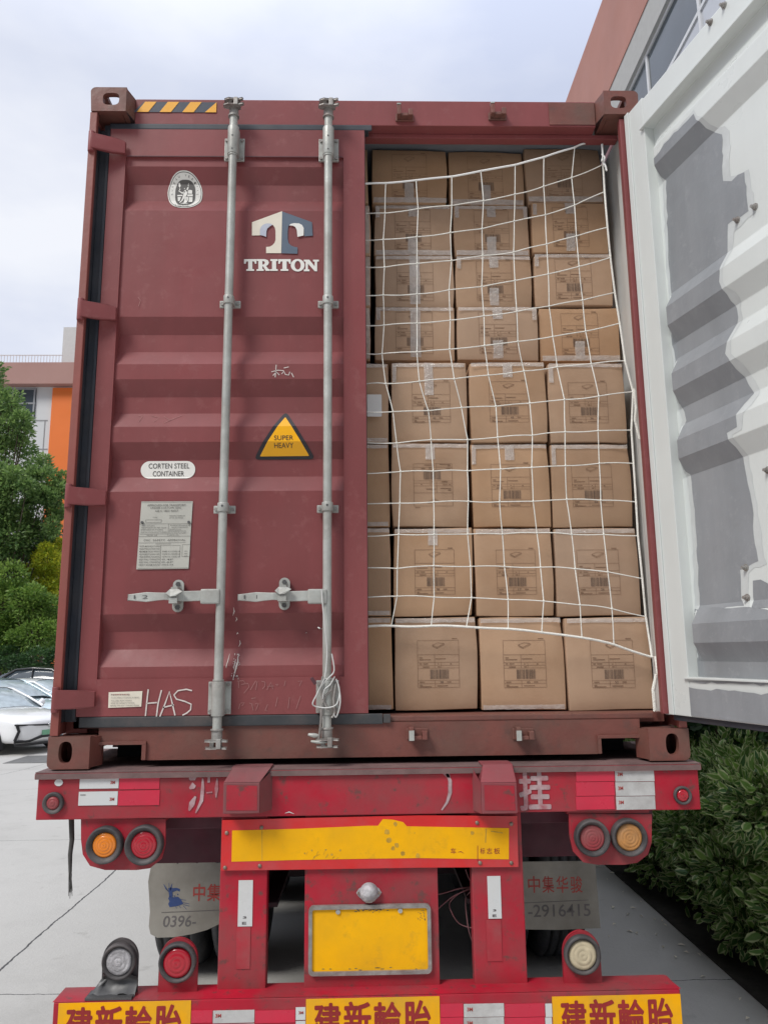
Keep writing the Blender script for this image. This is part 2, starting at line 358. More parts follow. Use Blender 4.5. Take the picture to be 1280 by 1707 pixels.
# ================================================================== SHIPPING CONTAINER
ZB, ZT = 1.384, 4.280
HW = 1.219; DEEP = 12.19
cont = empty('shipping_container', (0, 0, ZB), 'dark red steel shipping container on the trailer, one door closed and one swung open', 'container')
FY = .06                                    # outer face of the closed door's frame
# --- door leaf profile (z breaks, groove?)
GROOVES = [(3.94, 3.725), (3.227, 3.013), (2.946, 2.738), (2.672, 2.462), (1.963, 1.757)]
FLAT, DEEPG = .010, .046
def prof():
    pts = [(3.981, FLAT)]
    for a, b_ in GROOVES:
        s_ = .068; pts += [(a, FLAT), (a-s_, DEEPG), (b_+s_, DEEPG), (b_, FLAT)]
    return pts+[(1.711, FLAT)]
PROF = prof()
def depth(z):
    if z >= 3.981 or z <= 1.711: return 0
    for (a, da), (b_, db) in zip(PROF, PROF[1:]):
        if b_ <= z <= a: return da+(db-da)*(a-z)/(a-b_) if a != b_ else da
    return 0
def conform(mb, off=.0025, base=FY):
    """drape flat artwork over the pressed steel of the closed door"""
    bm = bmesh.new(); vs = [bm.verts.new((p[0], p[1]*0, p[2])) for p in mb.v]; lay = []
    for f, mi in zip(mb.f, mb.m):
        try: g = bm.faces.new([vs[i] for i in f]); g.material_index = mi
        except ValueError: pass
    lo = min(p[2] for p in mb.v); hi = max(p[2] for p in mb.v)
    for z, _ in PROF:
        if lo < z < hi: bmesh.ops.bisect_plane(bm, geom=bm.verts[:]+bm.edges[:]+bm.faces[:], plane_co=(0, 0, z), plane_no=(0, 0, 1))
    old = list(mb.v); lift = {}
    for p in old: lift[(round(p[0], 5), round(p[2], 5))] = p[1]
    bm.verts.index_update(); mb.v = []
    for v in bm.verts: mb.v.append((v.co.x, base+depth(v.co.z)-off-0, v.co.z))
    mb.f = [[v.index for v in f.verts] for f in bm.faces]; mb.m = [f.material_index for f in bm.faces]; bm.free(); return mb
def decal(name, parts, parent, off=.0025):
    """parts: list of (material, function filling an MB)"""
    full = MB()
    for k, (mn, fn) in enumerate(parts):
        t = MB(); fn(t); conform(t, off+.0012*k); full.use(mn); full.add(t.v, t.f)
    return full.build(name, None, parent)

# --- castings
def casting(sxn, top):
    mb = MB(); x0, x1 = (-HW, -HW+.178-.02) if sxn < 0 else (HW-.178+.02, HW)
    x0, x1 = (-HW, -1.062) if sxn < 0 else (1.062, HW)
    z0, z1 = (ZT-.118, ZT) if top else (ZB, ZB+.118); cx = (x0+x1)/2 + (-.012*sxn if top else .012*(-sxn)*-1); cz = (z0+z1)/2; t = .028
    D = .16
    o = [(x0, z0), (x1, z0), (x1, z1), (x0, z1)]
    r = .022
    if sxn < 0: o = [(x0+r*.3, z0), (x1, z0), (x1, z1)] + [(x0+r+r*cos(a), z1-r+r*sin(a)) for a in (pi/2, pi*.62, pi*.75, pi*.88, pi)] if top else [(x0+r+r*cos(a), z0+r+r*sin(a)) for a in (pi, pi*1.15, pi*1.35, pi*1.5)] + [(x1, z0), (x1, z1), (x0, z1)]
    else: o = [(x0, z0), (x1-r*.3, z0)] + [(x1-r+r*cos(a), z1-r+r*sin(a)) for a in (0, pi*.12, pi*.25, pi*.38, pi/2)] + [(x0, z1)] if top else [(x0, z0)] + [(x1-r+r*cos(a), z0+r+r*sin(a)) for a in (pi*1.5, pi*1.65, pi*1.85, pi*2)] + [(x1, z1), (x0, z1)]
    hole = ell(cx, cz+.001, .036, .030, 28, 3.2)[::-1] if top else ell(cx, cz+.002, .0255, .0395, 28, 2.6)[::-1]
    mb.poly([o, hole], 0, t)
    mb.box(x0+.002, x1, D-.02, D, z0+.002, z1-.002)
    if sxn < 0: mb.box(x1-.02, x1, t, D-.02, z0+.002, z1-.002)
    else: mb.box(x0, x0+.02, t, D-.02, z0+.002, z1-.002)
    xa, xb = (x0+.002, x0+.022) if sxn < 0 else (x1-.022, x1-.002)
    mb.box(xa, xb, t, D-.02, z0+.002, z0+.03); mb.box(xa, xb, t, .05 if top else D-.02, z0+.03, z1-.02)
    mb.box(x0+.022, x1-.022, t, D-.02, z0+.002, z0+.018)
    if not top: mb.box(x0+.022, x1-.022, t, D-.02, z1-.02, z1-.002)
    else:                                    # top plate with its twist-lock opening
        mb.box(x0+.022, cx-.032, t, D-.02, z1-.022, z1-.002); mb.box(cx+.032, x1-.022, t, D-.02, z1-.022, z1-.002)
    # chamfered web towards the rail
    xi, xo = (x1, x1+.022) if sxn < 0 else (x0, x0-.022)
    mb.add([(xi, 0.004, z0+.004), (xi, 0.004, z1-.004), (xo, .085, z1-.004), (xo, .085, z0+.004)], [(0, 1, 2, 3)])
    mb.add([(xi, 0.004, z1-.004), (xo, .085, z1-.004), (xi, .085, z1-.004)], [(0, 1, 2)])
    return mb.build('corner_casting', 'container_worn', cont, bevel=.003)
for a in (-1, 1):
    for b_ in (0, 1): casting(a, b_)
# --- posts
for sg in (-1, 1):
    mb = MB(); z0, z1 = ZB+.12, ZT-.12
    def X(a, b_): return (sg*a, sg*b_) if sg > 0 else (sg*b_, sg*a)
    mb.box(*X(1.186, HW-.002), .004, .03, z0, z1); mb.box(*X(1.2, HW-.004), .03, .17, z0, z1)
    if sg < 0: mb.box(*X(1.115, 1.1995), .112, .14, z0, z1)
    mb.build('corner_post', 'post_paint', cont, bevel=.003)
    if sg > 0:
        mb = MB(); mb.box(1.130, 1.1855, .014, .045, 1.556, 4.15); mb.box(1.1687, 1.1855, .045, .10, 1.556, 4.15); mb.build('door_jamb', 'container_paint', cont, bevel=.004)
# --- header and sill
mb = MB(); mb.box(-1.042, 1.042, .07, .17, 4.150, 4.277); mb.box(-1.16, 1.16, .125, .17, 4.128, 4.149); mb.build('header', 'container_paint', cont, bevel=.003)
mb = MB(); mb.box(.83, 1.04, .0665, .0695, 4.158, 4.27); mb.build('repair_plate', 'container_worn', cont)
mb = MB(); o = [(-1.055, 1.404), (-1.055, 1.535), (1.055, 1.535), (1.055, 1.404), (1.052, 1.404), (1.050, 1.462), (.895, 1.462), (.892, 1.404), (-.868, 1.404), (-.882, 1.462), (-1.040, 1.462), (-1.045, 1.404)]
mb.poly(o, .07, .02); mb.box(-1.05, 1.05, .09, .2, 1.512, 1.534)
mb.box(-1.17, 1.17, .112, .25, 1.520, 1.556)
for x0, x1 in ((-1.058, -.868), (.882, 1.062)):       # lips round the pockets
    mb.box(x0, x1, .058, .0695, 1.463, 1.475)
    mb.box(*((x1-.016, x1, ) if x0 < 0 else (x0, x0+.014)), .058, .0695, 1.406, 1.4625)
mb.build('door_sill', 'container_worn', cont, bevel=.002)
mb = MB(); mb.box(-1.05, -.86, .30, .32, 1.39, 1.52); mb.box(.87, 1.06, .30, .32, 1.39, 1.52); mb.build('pocket_shade_plate', 'shade_black', cont)  # near-black plates stand in for the shade inside the pockets
mb = MB(); mb.box(.045, 1.115, .075, .125, 1.5352, 1.5568); mb.build('threshold', 'container_worn', cont, bevel=.004)
# --- shell
st = .14; n = int((DEEP-.5)/st)
for sg in (-1, 1):
    pts = [(1.168, .046 if sg > 0 else .145), (1.168, .19), (1.2, .25), (1.2, .34)]
    for i in range(n*2):
        pts.append(((1.2, 1.2, 1.168, 1.168)[i % 4], .36+i*st/2))
    vs = [(sg*x, y, z) for x, y in pts for z in (1.55, 4.22)]
    mb = MB(); mb.add(vs, [(2*i, 2*i+1, 2*i+3, 2*i+2) for i in range(len(pts)-1)]); mb.build('side_wall', 'inner_white', cont)
mb = MB(); mb.box(-1.19, 1.19, .171, DEEP, 4.235, 4.262); mb.build('roof', 'shaded_ceiling', cont)
mb = MB(); mb.box(-1.17, 1.17, .25, DEEP, 1.50, 1.555); mb.build('floor', 'ply_floor', cont)
mb = MB(); mb.box(-1.2, 1.2, DEEP-.06, DEEP, 1.4, 4.25); mb.build('front_wall', 'container_paint', cont)
mb = MB()
for sg in (-1, 1):
    a, b_ = (-HW+.004, -1.205) if sg < 0 else (1.205, HW-.004)
    mb.box(a, b_, .17, DEEP, 1.40, 1.549); mb.box(a, b_, .17, DEEP, 4.221, 4.27)
mb.build('side_rail', 'container_paint', cont)
mb = MB()
for k in range(18): mb.box(-1.15, 1.15, .55+k*.62, .61+k*.62, 1.40, 1.499)
mb.build('cross_member', 'dark_red', cont)
# --- gaskets
mb = MB(); mb.box(-1.176, .008, .074, .107, 4.119, 4.1475); mb.box(-1.150, .022, .064, .0735, 4.121, 4.149)
mb.build('gasket', 'rubber', cont, bevel=.004)
mb = MB(); mb.box(-1.190, -1.1455, .072, .108, 1.55, 4.118); mb.box(-1.1998, -1.1905, .032, .108, 1.55, 4.118); mb.box(-1.160, -1.147, .064, .0715, 1.56, 4.118); mb.build('gasket', 'rubber', cont, bevel=.002)
mb = MB(); mb.box(-1.13, .045, .058, .069, 1.528, 1.568); mb.box(.047, .075, .054, .0695, 1.532, 1.566); mb.build('gasket', 'gasket_old', cont, bevel=.004)
# --- hazard stripes
zc0, zc1 = Wz(187, 290, .07), Wz(170, 290, .07); x0, x1 = Wx(229, 178, .07), Wx(361, 178, .07)
mb = MB(); mb.use('hazard_navy').poly([(x0-.02, zc0), (x1, zc0), (x1, zc1), (x0+.03, zc1)], .0675)
st = (x1-x0)/3.5; sk = .035
mb.use('hazard_yellow')
for k in range(3):
    a = x0+k*st; mb.poly([(a, zc0), (a+st*.5, zc0), (a+st*.5+sk, zc1), (a+sk, zc1)], .0662)
a = x0+3*st; mb.poly([(a, zc0), (x1, zc0), (x1, zc1)], .0662)
mb.build('hazard_stripe', None, cont)
# --- keepers
for px, py, top in ((675, 190, 1), (830, 188, 1), (697, 1224, 0), (874, 1224, 0)):
    X_, Z_ = W(px, py, .05); mb = MB(); s_ = 1 if top else -1
    mb.box(X_-.042, X_+.040, .060, .0695, Z_-.024, Z_+.012) if top else mb.box(X_-.044, X_+.040, .062, .0695, Z_-.022, Z_+.020)
    mb.box(X_-.036, X_-.018, .02, .060, Z_-.02, Z_+.028); mb.box(X_+.014, X_+.034, .025, .060, Z_-.02, Z_+.012)
    mb.box(X_-.018, X_+.014, .03, .060, Z_-.02, Z_-.006)
    mb.build('bar_keeper', 'container_worn' if top else 'container_worn', cont, bevel=.003)
    if not top:
        mb = MB(); mb.box(X_-.037, X_-.017, .0165, .0195, Z_-.022, Z_+.016); mb.build('worn_face', 'galvanised', cont, bevel=.001)
    else:
        mb = MB(); mb.box(X_-.037, X_-.019, .018, .04, Z_+.028, Z_+.034); mb.build('worn_face', 'galvanised', cont, bevel=.001)

# --- closed door
def leaf(mb, x0, x1, y0, flip=False, ilx=-1.070, irx=-.106, th=.048):
    z0, z1, zr0, zr1 = 1.570, 4.118, 1.711, 3.981
    mb.box(x0, ilx, y0, y0+th, z0, z1); mb.box(irx, x1, y0, y0+th, z0, z1)
    mb.box(ilx, irx, y0+.0005, y0+th, zr1, z1); mb.box(ilx, irx, y0+.0005, y0+th, z0, zr0)
    vs = []; 
    for z, d in PROF: vs += [(ilx, y0+d, z), (irx, y0+d, z)]
    fs = [(2*i, 2*i+1, 2*i+3, 2*i+2) for i in range(len(PROF)-1)]
    mb.add(vs, fs); mb.add([(a, b_+.002, c) for a, b_, c in vs], fs)
mb = MB(); leaf(mb, -1.143, -.012, FY)
door = mb.build('door', 'container_paint', cont); door['label'] = 'closed dark red door leaf'
mb = MB(); mb.box(-1.066, -.109, FY-.0015, FY+.0, 3.9815, 3.985)
mb.box(-.0135, -.0095, FY+.004, FY+.045, 1.6, 4.11); mb.build('door_seam', 'dark_red', door)
# hinges
for py in (235, 515, 826, 1166):
    zc = Wz(py, 170, .0); mb = MB(); h = .036
    mb.cyl((-1.203, .002, zc-h-.012), (-1.203, .002, zc+h+.012), .014, 12)
    vs = [(-1.200, -.013, zc+h), (-1.200, -.013, zc-h), (-1.12, .018, zc-h*1.02), (-1.067, .036, zc-h*.85), (-1.067, .036, zc+h*.75), (-1.10, .02, zc+h*.92)]
    n = len(vs); mb.add(vs+[(x, y+.016, z) for x, y, z in vs], [tuple(range(n)), tuple(range(2*n-1, n-1, -1))]+[(i, n+i, n+(i+1) % n, (i+1) % n) for i in range(n)])
    mb.build('hinge', 'container_paint', door, bevel=.003)
# locking gear
XB = (-.589, -.171)
def bolts(pts, r=.0075, y=.03, mn='steel_dark', par=None, h=.007, name='bolt', n=6):
    for x, z in pts: MB().cyl((x, y, z), (x, y-h, z), r, n).build(name, mn, par or door)
for bi, xb in enumerate(XB):
    mb = MB(); mb.cyl((xb, .012, 1.50), (xb, .012, 4.17), .0175, 20); mb.build('locking_bar', 'galvanised', door)
    for zc, hh in (((Wz(217, 390)+Wz(257, 390))/2, .055), ((Wz(1140, 362)+Wz(1190, 362))/2, .062)):
        mb = MB(); top = zc > 3
        ws = .044
        mb.box(xb-ws, xb+ws, .048, .058, zc-hh, zc+hh); s0, s1 = (zc-hh+.004, zc+hh+.028) if top else (zc-hh-.004, zc+hh)
        mb.cyl((xb, .014, s0), (xb, .014, s1), .0245, 20); mb.box(xb-.0235, xb+.0235, .016, .047, s0+.003, s1-.002)
        mb.cyl((xb, .013, s0-.008 if top else s1), (xb, .013, s0 if top else s1+.010), .0215, 20)
        mb.build('bar_bracket', 'galvanised', door, bevel=.002)
        bolts([(xb+a*.034, zc+b_*(hh-.012)) for a in (-1, 1) for b_ in (-1, 1)], y=.048, mn='galv_worn')
        if top: bolts([(xb, zc+.03), (xb, zc-.035)], r=.004, y=-.0105, h=.001, n=8)
    for py in (499, 846):
        zc = Wz(py, 380); mb = MB(); mb.box(xb-.044, xb+.044, .044, .056, zc-.016, zc+.016)
        mb.cyl((xb, .012, zc-.017), (xb, .012, zc+.021), .0225, 20); mb.box(xb-.0225, xb+.0225, .014, .043, zc-.016, zc+.016)
        mb.build('bar_bracket', 'galvanised', door, bevel=.003)
        bolts([(xb-.033, zc), (xb+.033, zc)], y=.044, mn='galv_worn'); bolts([(xb, zc+.006)], r=.0045, y=-.0095, h=.002, n=8)
    for zc, up in ((4.196, 1), (1.468, -1)):
        mb = MB(); mb.cyl((xb, .012, zc-.05*up), (xb, .012, zc-.015*up), .021, 16)
        mb.cyl((xb, .012, zc-.055*up), (xb, .012, zc-.047*up), .025, 16)
        # hooked cam plates
        cam_p = [(-.040, -.014), (-.020, -.022), (.022, -.016), (.044, -.022), (.048, -.016), (.026, -.004), (.03, .010), (.010, .014), (-.004, .006), (-.03, .008), (-.042, .0)]
        for k, (dz, dy, sc) in enumerate(((-.012, -.006, 1), (.014, -.004, .92))):
            vs = [(xb+a*sc, .004+b_*1.1+dy, zc+dz*up-.0035) for a, b_ in cam_p]; n = len(vs)
            mb.add(vs+[(x, y, z+.008) for x, y, z in vs], [tuple(range(n)), tuple(range(2*n-1, n-1, -1))]+[(i, (i+1) % n, n+(i+1) % n, n+i) for i in range(n)])
        mb.box(xb+.004, xb+.022, -.026, .012, zc-.016, zc+.02); mb.box(xb-.022, xb-.006, -.014, .02, zc-.014, zc+.016)
        mb.build('cam', 'galv_worn', door, bevel=.002)
    # handle and retainer
    hub_px = (350, 531)[bi]; hx0, hx1 = xb-.075, xb-.018; zc = Wz(994, hub_px)
    tipx = Wx((211, 394)[bi], 994); midx = Wx((292, 472)[bi], 990)
    mb = MB(); mb.box(hx0, hx1+.018, -.012, .020, zc-.030, zc+.028); mb.build('handle_hub', 'galvanised', door, bevel=.006)
    L_ = hx0-tipx; vs = []
    st_ = [(0, .020, .0), (.25, .020, .004), (.40, .016, -.012), (.5, .014, -.016), (.62, .016, -.010), (.75, .019, .0), (1, .0115, .002)]
    for t, hh, dy in st_:
        x = hx0+.006-L_*t; zz = zc+.002-.004*t; vs += [(x, -.004+dy, zz-hh), (x, -.004+dy, zz+hh), (x, .008+dy, zz+hh), (x, .008+dy, zz-hh)]
    fs = [(4*i+k, 4*i+(k+1) % 4, 4*i+4+(k+1) % 4, 4*i+4+k) for i in range(len(st_)-1) for k in range(4)]+[(0, 1, 2, 3), (len(vs)-1, len(vs)-2, len(vs)-3, len(vs)-4)]
    mb = MB(); mb.add(vs, fs); mb.build('handle', 'galvanised', door, bevel=.002)
    mb = MB(); text(mb, ("1 2", "1 1")[bi], tipx+.03, tipx+.085, zc-.008, zc+.006, -.0058, 0); mb.build('stamped_mark', 'steel_dark', door)
    zr = Wz((992, 990)[bi], 290); mb = MB()
    mb.poly(rrect(midx-.0215, midx+.0215, zr-.064, zr+.064, .0205, 6), .046, .012); mb.cyl((midx, .05, zr), (midx, .02, zr), .014, 12)
    mb.box(midx-.02, midx+.012, -.016, .046, zr-.032, zr-.024); mb.box(midx-.018, midx+.014, -.024, -.016, zr-.034, zr-.012)
    vs = [(midx-.03, -.028, zr+.006), (midx-.012, -.030, zr-.008), (midx+.008, -.030, zr-.006), (midx+.034, -.028, zr+.012), (midx+.016, -.020, zr+.022), (midx-.016, -.02, zr+.022)]
    n = 6; mb.add(vs+[(x, y+.010, z) for x, y, z in vs], [tuple(range(n)), tuple(range(2*n-1, n-1, -1))]+[(i, n+i, n+(i+1) % n, (i+1) % n) for i in range(n)])
    mb.box(midx-.013, midx+.013, -.018, .046, zr+.022, zr+.03)
    mb.build('handle_retainer', 'galvanised', door, bevel=.002)
    bolts([(midx, zr+.046), (midx, zr-.046)], r=.010, y=.046)

# --- door artwork
def P(px, py, Y=FY+.01): return W(px, py, Y)
def mapper(x0, z0, x1, z1, u0, v0, u1, v1):       # zoom pixels -> door metres
    return lambda u, v: (x0+(u-u0)/(u1-u0)*(x1-x0), z0+(v-v0)/(v1-v0)*(z1-z0))
# TRITON mark, coordinates read off a 1280x1103 enlargement of (400,340)-(545,465)
def q(u, v): return P(400+u/8.828, 340+v/8.828)
lw = [(178, 268), (622, 105), (608, 724), (386, 724), (386, 632), (440, 628), (480, 605), (510, 570), (524, 530), (524, 400), (515, 350), (490, 315), (455, 295), (420, 289), (380, 293), (340, 312), (310, 345), (297, 385), (297, 462), (178, 464)]
rb = [(622, 112), (1060, 270), (1072, 470), (950, 478), (940, 360), (915, 315), (870, 292), (800, 288), (745, 300), (712, 330), (704, 400), (704, 520), (716, 575), (750, 612), (800, 632), (848, 640), (848, 735), (612, 728)]
sl = [(297, 385), (310, 345), (340, 312), (380, 293), (420, 289), (455, 295), (482, 310), (440, 335), (405, 365), (392, 400), (388, 488), (340, 470), (297, 462)]
srr = [(940, 360), (915, 315), (870, 292), (800, 288), (745, 300), (728, 322), (780, 325), (815, 345), (838, 390), (848, 490), (938, 470)]
def pol(pts): return lambda mb: mb.poly([q(*p) for p in pts], 0)
decal('logo', [('decal_cream', pol(lw)), ('decal_blue', pol(rb)), ('decal_shade', pol(sl)), ('decal_white', pol(srr))], door)
def slabs(mb):
    s_ = 64; B = 985; T = 812
    def rc(a, b_, c, d): mb.poly([q(a, b_), q(c, b_), q(c, d), q(a, d)], 0)
    for x in (62, 566):        # T
        mb.poly([q(x, T), q(x+182, T), q(x+182, T+68), q(x+160, T+68), q(x+150, T+36), q(x+122, T+32), q(x+122, B-28), q(x+148, B-24), q(x+148, B), q(x+32, B), q(x+32, B-24), q(x+60, B-28), q(x+60, T+32), q(x+32, T+36), q(x+24, T+68), q(x, T+68)], 0)
    x = 246                    # R
    outer = [(x, T), (x+120, T), (x+165, T+14), (x+182, T+50), (x+168, T+84), (x+140, T+100), (x+172, B-28), (x+196, B-24), (x+196, B), (x+135, B), (x+98, T+108), (x+86, T+108), (x+86, B-28), (x+106, B-24), (x+106, B), (x, B), (x, B-24), (x+26, B-28), (x+26, T+28), (x, T+24)]
    hole = [(x+86, T+28), (x+112, T+32), (x+122, T+52), (x+112, T+76), (x+86, T+80)]
    mb.poly([[q(*p) for p in outer], [q(*p) for p in hole[::-1]]], 0)
    x = 448                    # I
    mb.poly([q(x, T), q(x+110, T), q(x+110, T+26), q(x+86, T+30), q(x+86, B-28), q(x+110, B-24), q(x+110, B), q(x, B), q(x, B-24), q(x+25, B-28), q(x+25, T+30), q(x, T+26)], 0)
    c = (850, 902); o = [q(c[0]+102*cos(a), c[1]+92*sin(a)) for a in [2*pi*k/28 for k in range(28)]]; h = [q(c[0]+44*cos(a), c[1]+64*sin(a)) for a in [2*pi*k/28 for k in range(28)]][::-1]
    mb.poly([o, h], 0)         # O
    x = 940; T2 = 820; B2 = 990
    mb.poly([q(x, T2), q(x+80, T2), q(x+160, T2+98), q(x+160, T2+30), q(x+136, T2+26), q(x+136, T2), q(x+222, T2), q(x+222, T2+26), q(x+196, T2+30), q(x+196, B2), q(x+160, B2), q(x+60, B2-112), q(x+60, B2-30), q(x+84, B2-26), q(x+84, B2), q(x, B2), q(x, B2-26), q(x+26, B2-30), q(x+26, T2+30), q(x, T2+26)], 0)
decal('owner_name', [('decal_white', slabs)], door)
# classification emblem
def q2(u, v): return P(270+u/17.07, 275+v/17.07)
def egg(k): return [q2(608+500*k*math.copysign(abs(cos(a))**.86, cos(a))*(1-.10*max(0, -sin(a))*0-.14*max(0, sin(a))), 650-530*k*math.copysign(abs(sin(a))**.9, sin(a))) for a in [2*pi*i/48 for i in range(48)]]
def inner(mb): mb.poly(ell(*q2(615, 690), abs(q2(902, 690)[0]-q2(330, 690)[0])/2, abs(q2(615, 322)[1]-q2(615, 1055)[1])/2, 40, 2.8), 0)
def arc_text(mb):
    s_ = "BUREAU VERITAS"; n = len(s_)
    for i, ch in enumerate(s_):
        if ch == ' ': continue
        a = R(188) - R(196)*i/(n-1); cx, cz = 608+392*cos(a)*(1-.06*abs(cos(a))), 660-425*sin(a)
        X_, Z_ = q2(cx, cz); hx = .0033; hz = .0043
        text(mb, ch, X_-hx, X_+hx, Z_-hz, Z_+hz, 0, .0, rot=a-pi/2)
def ring(mb):
    for k0, k1 in ((.945, .915),): mb.poly([egg(k0), egg(k1)[::-1]], 0)
def figure(mb):
    def pp(*pts): mb.poly([q2(*p) for p in pts], 0)
    mb.poly(ell(*q2(600, 545), .0022, .0022, 12), 0); mb.poly(ell(*q2(722, 412), .0018, .0014, 10), 0)
    pp((590, 590), (690, 580), (670, 720), (630, 790), (560, 740)); pp((640, 600), (700, 470), (722, 480), (700, 600), (660, 640)); pp((690, 500), (700, 430), (720, 430), (712, 500))
    pp((600, 600), (540, 660), (430, 600), (425, 620), (535, 700), (610, 650)); pp((430, 400), (470, 390), (490, 470), (460, 530), (430, 480)); pp((450, 540), (480, 550), (470, 600), (450, 600))
    pp((560, 740), (620, 780), (540, 900), (480, 990), (455, 970), (520, 850)); pp((600, 790), (650, 760), (640, 870), (690, 940), (650, 990), (580, 980), (590, 880))
    pp((390, 730), (545, 725), (540, 765), (390, 768)); pp((680, 715), (835, 712), (835, 770), (680, 770)); pp((400, 790), (500, 790), (450, 920), (410, 910))
    pp((700, 600), (750, 580), (820, 600), (815, 700), (690, 690)); pp((720, 790), (830, 790), (825, 950), (720, 950)); pp((650, 785), (705, 785), (700, 900), (655, 900)); pp((480, 1010), (600, 985), (730, 1015), (600, 1030))
def y1828(mb): text(mb, "1828", q2(400, 0)[0], q2(780, 0)[0], q2(0, 1118)[1], q2(0, 1066)[1], 0, .01)
decal('classification_emblem', [('decal_white', lambda mb: mb.poly(egg(1), 0)), ('decal_dark', ring), ('decal_dark', inner), ('decal_white', figure), ('decal_dark', arc_text), ('etched', y1828)], door)
# super heavy triangle
def tri(k):
    c = P(474, 735); A, B_, C_ = P(475, 681), P(525, 762), P(421, 763); o = []
    def sc_(p): return (c[0]+(p[0]-c[0])*k, c[1]+(p[1]-c[1])*k)
    A, B_, C_ = map(sc_, (A, B_, C_)); r = .014*k if k > .9 else .003
    for a, b_, c_ in ((C_, A, B_), (A, B_, C_), (B_, C_, A)):
        va = Vector(a)-Vector(b_); vb = Vector(c_)-Vector(b_); va.normalize(); vb.normalize(); b2 = Vector(b_)
        p0, p2 = b2+va*r*1.6, b2+vb*r*1.6
        for t in (0, .25, .5, .75, 1): o.append(tuple((p0*(1-t)**2+b2*2*t*(1-t)+p2*t*t)))
    return o
def shtxt(mb):
    a, b_ = P(457, 734), P(489, 726); text(mb, "SUPER", a[0], b_[0], a[1], b_[1], 0, .0)
    a, b_ = P(457, 746), P(489, 738); text(mb, "HEAVY", a[0], b_[0], a[1], b_[1], 0, .0)
decal('warning_sign', [('decal_black', lambda mb: mb.poly(tri(1), 0)), ('warn_yellow', lambda mb: mb.poly([(x, z-.002) for x, z in tri(.80)], 0)), ('decal_black', shtxt)], door)
# corten label
def cort(mb): a, b_ = P(230, 795), P(323, 765); mb.poly(rrect(a[0], b_[0], a[1], b_[1], (b_[1]-a[1])/2*.98, 8), 0)
def cortt(mb):
    a, b_ = P(244, 778), P(313, 769); text(mb, "CORTEN STEEL", a[0], b_[0], a[1], b_[1], 0, .006)
    a, b_ = P(251, 791), P(304, 782); text(mb, "CONTAINER", a[0], b_[0], a[1], b_[1], 0, .006)
decal('steel_label', [('decal_white', cort), ('decal_dark', cortt)], door)
# data plate
pz1, pz0 = P(276, 836)[1], P(276, 949)[1]; pa, pb = Wx(232, 892, FY+.01), Wx(319, 892, FY+.01)
pu = mapper(pa, pz1, pb, pz0, 0, 0, 1, 1)
def prow(mb, s_, u0, u1, v0, v1, off=.0): a, b_ = pu(u0, v1), pu(u1, v0); text(mb, s_, a[0], b_[0], a[1], b_[1], 0, off)
def hl(mb, u0, u1, v, w_=.0006): a, b_ = pu(u0, v), pu(u1, v); mb.poly([(a[0], a[1]-w_), (b_[0], a[1]-w_), (b_[0], a[1]+w_), (a[0], a[1]+w_)], 0)
def vl(mb, u, v0, v1, w_=.0006): a, b_ = pu(u, v0), pu(u, v1); mb.poly([(a[0]-w_, b_[1]), (a[0]+w_, b_[1]), (a[0]+w_, a[1]), (a[0]-w_, a[1])], 0)
def ptxt(mb):
    prow(mb, "APPROVED FOR TRANSPORT", .14, .88, .045, .075); prow(mb, "UNDER CUSTOMS SEAL", .2, .8, .085, .112); prow(mb, "GB C 1803 42057", .3, .74, .13, .158)
    prow(mb, "TYPE", .25, .34, .235, .25); prow(mb, "MANUFACTURERS NO.", .57, .88, .21, .228); prow(mb, "OF THE CONTAINER", .57, .84, .243, .258)
    prow(mb, "CSC  SAFETY  APPROVAL", .1, .9, .565, .59)
    for i, (u0, u1, v) in enumerate([(.04, .3, .365), (.04, .52, .395), (.04, .45, .425), (.04, .54, .46), (.15, .35, .505), (.6, .97, .36), (.62, .93, .39), (.58, .8, .42), (.58, .9, .445), (.58, .9, .475), (.58, .76, .503)]):
        prow(mb, ("WOOD COMPONENTS", "TREATMENT IM TBT DATE", "INFORMATION", "DATE MANUFACTURED", "2018 04", "MAINTENANCE")[i % 6], u0, u1, v-.008, v+.007)
    for i, t_ in enumerate(("DATE MANUFACTURED", "IDENTIFICATION NO.", "MAXIMUM GROSS WEIGHT", "ALLOWABLE STACKING LOAD", "TRANSVERSE RACKING", "END WALL STRENGTH", "SIDE WALL STRENGTH", "NEXT EXAM DATE")):
        v = .665+i*.039; prow(mb, t_, .03, .42, v-.010, v+.010, .004)
        if i > 1: prow(mb, ("30480 KG 67200 LB", "192000 KG 423290 LB", "15240 KG 33600 LB", "0.4P", "0.6P", "2023 04")[i-2], .46, (.8, .8, .8, .68, .68, .68)[i-2], v-.009, v+.009, .002)
    for k in range(3): prow(mb, ("2023", "2025", "2028")[k], .88, .94, .735+k*.035, .75+k*.035)
def plines(mb):
    for u0, u1, v in ((.12, .42, .275), (.12, .42, .315), (0, 1, .335), (.02, .56, .485), (0, 1, .52), (0, .9, .615), (.32, .62, .632), (.84, .99, .645), (.84, .99, .82), (.42, .8, .655), (0.01, .99, .985), (0.01, .99, .012)): hl(mb, u0, u1, v)
    for u, a_, b_ in ((.12, .275, .315), (.42, .275, .315), (.56, .335, .52), (.84, .645, .82), (.99, .645, .82), (.43, .655, .94), (.8, .655, .82)): vl(mb, u, a_, b_)
decal('data_plate', [('plate_metal', lambda mb: mb.poly([(pa-.004, pz0), (pb-.006, pz0+.001), (pb+.002, pz1), (pa+.004, pz1)], 0)), ('etched', plines), ('decal_dark', ptxt)], door, off=.004)
bolts([pu(u, .315) for u in (.055, .95)], r=.0055, y=FY+.008, h=.009, name='rivet', n=10)
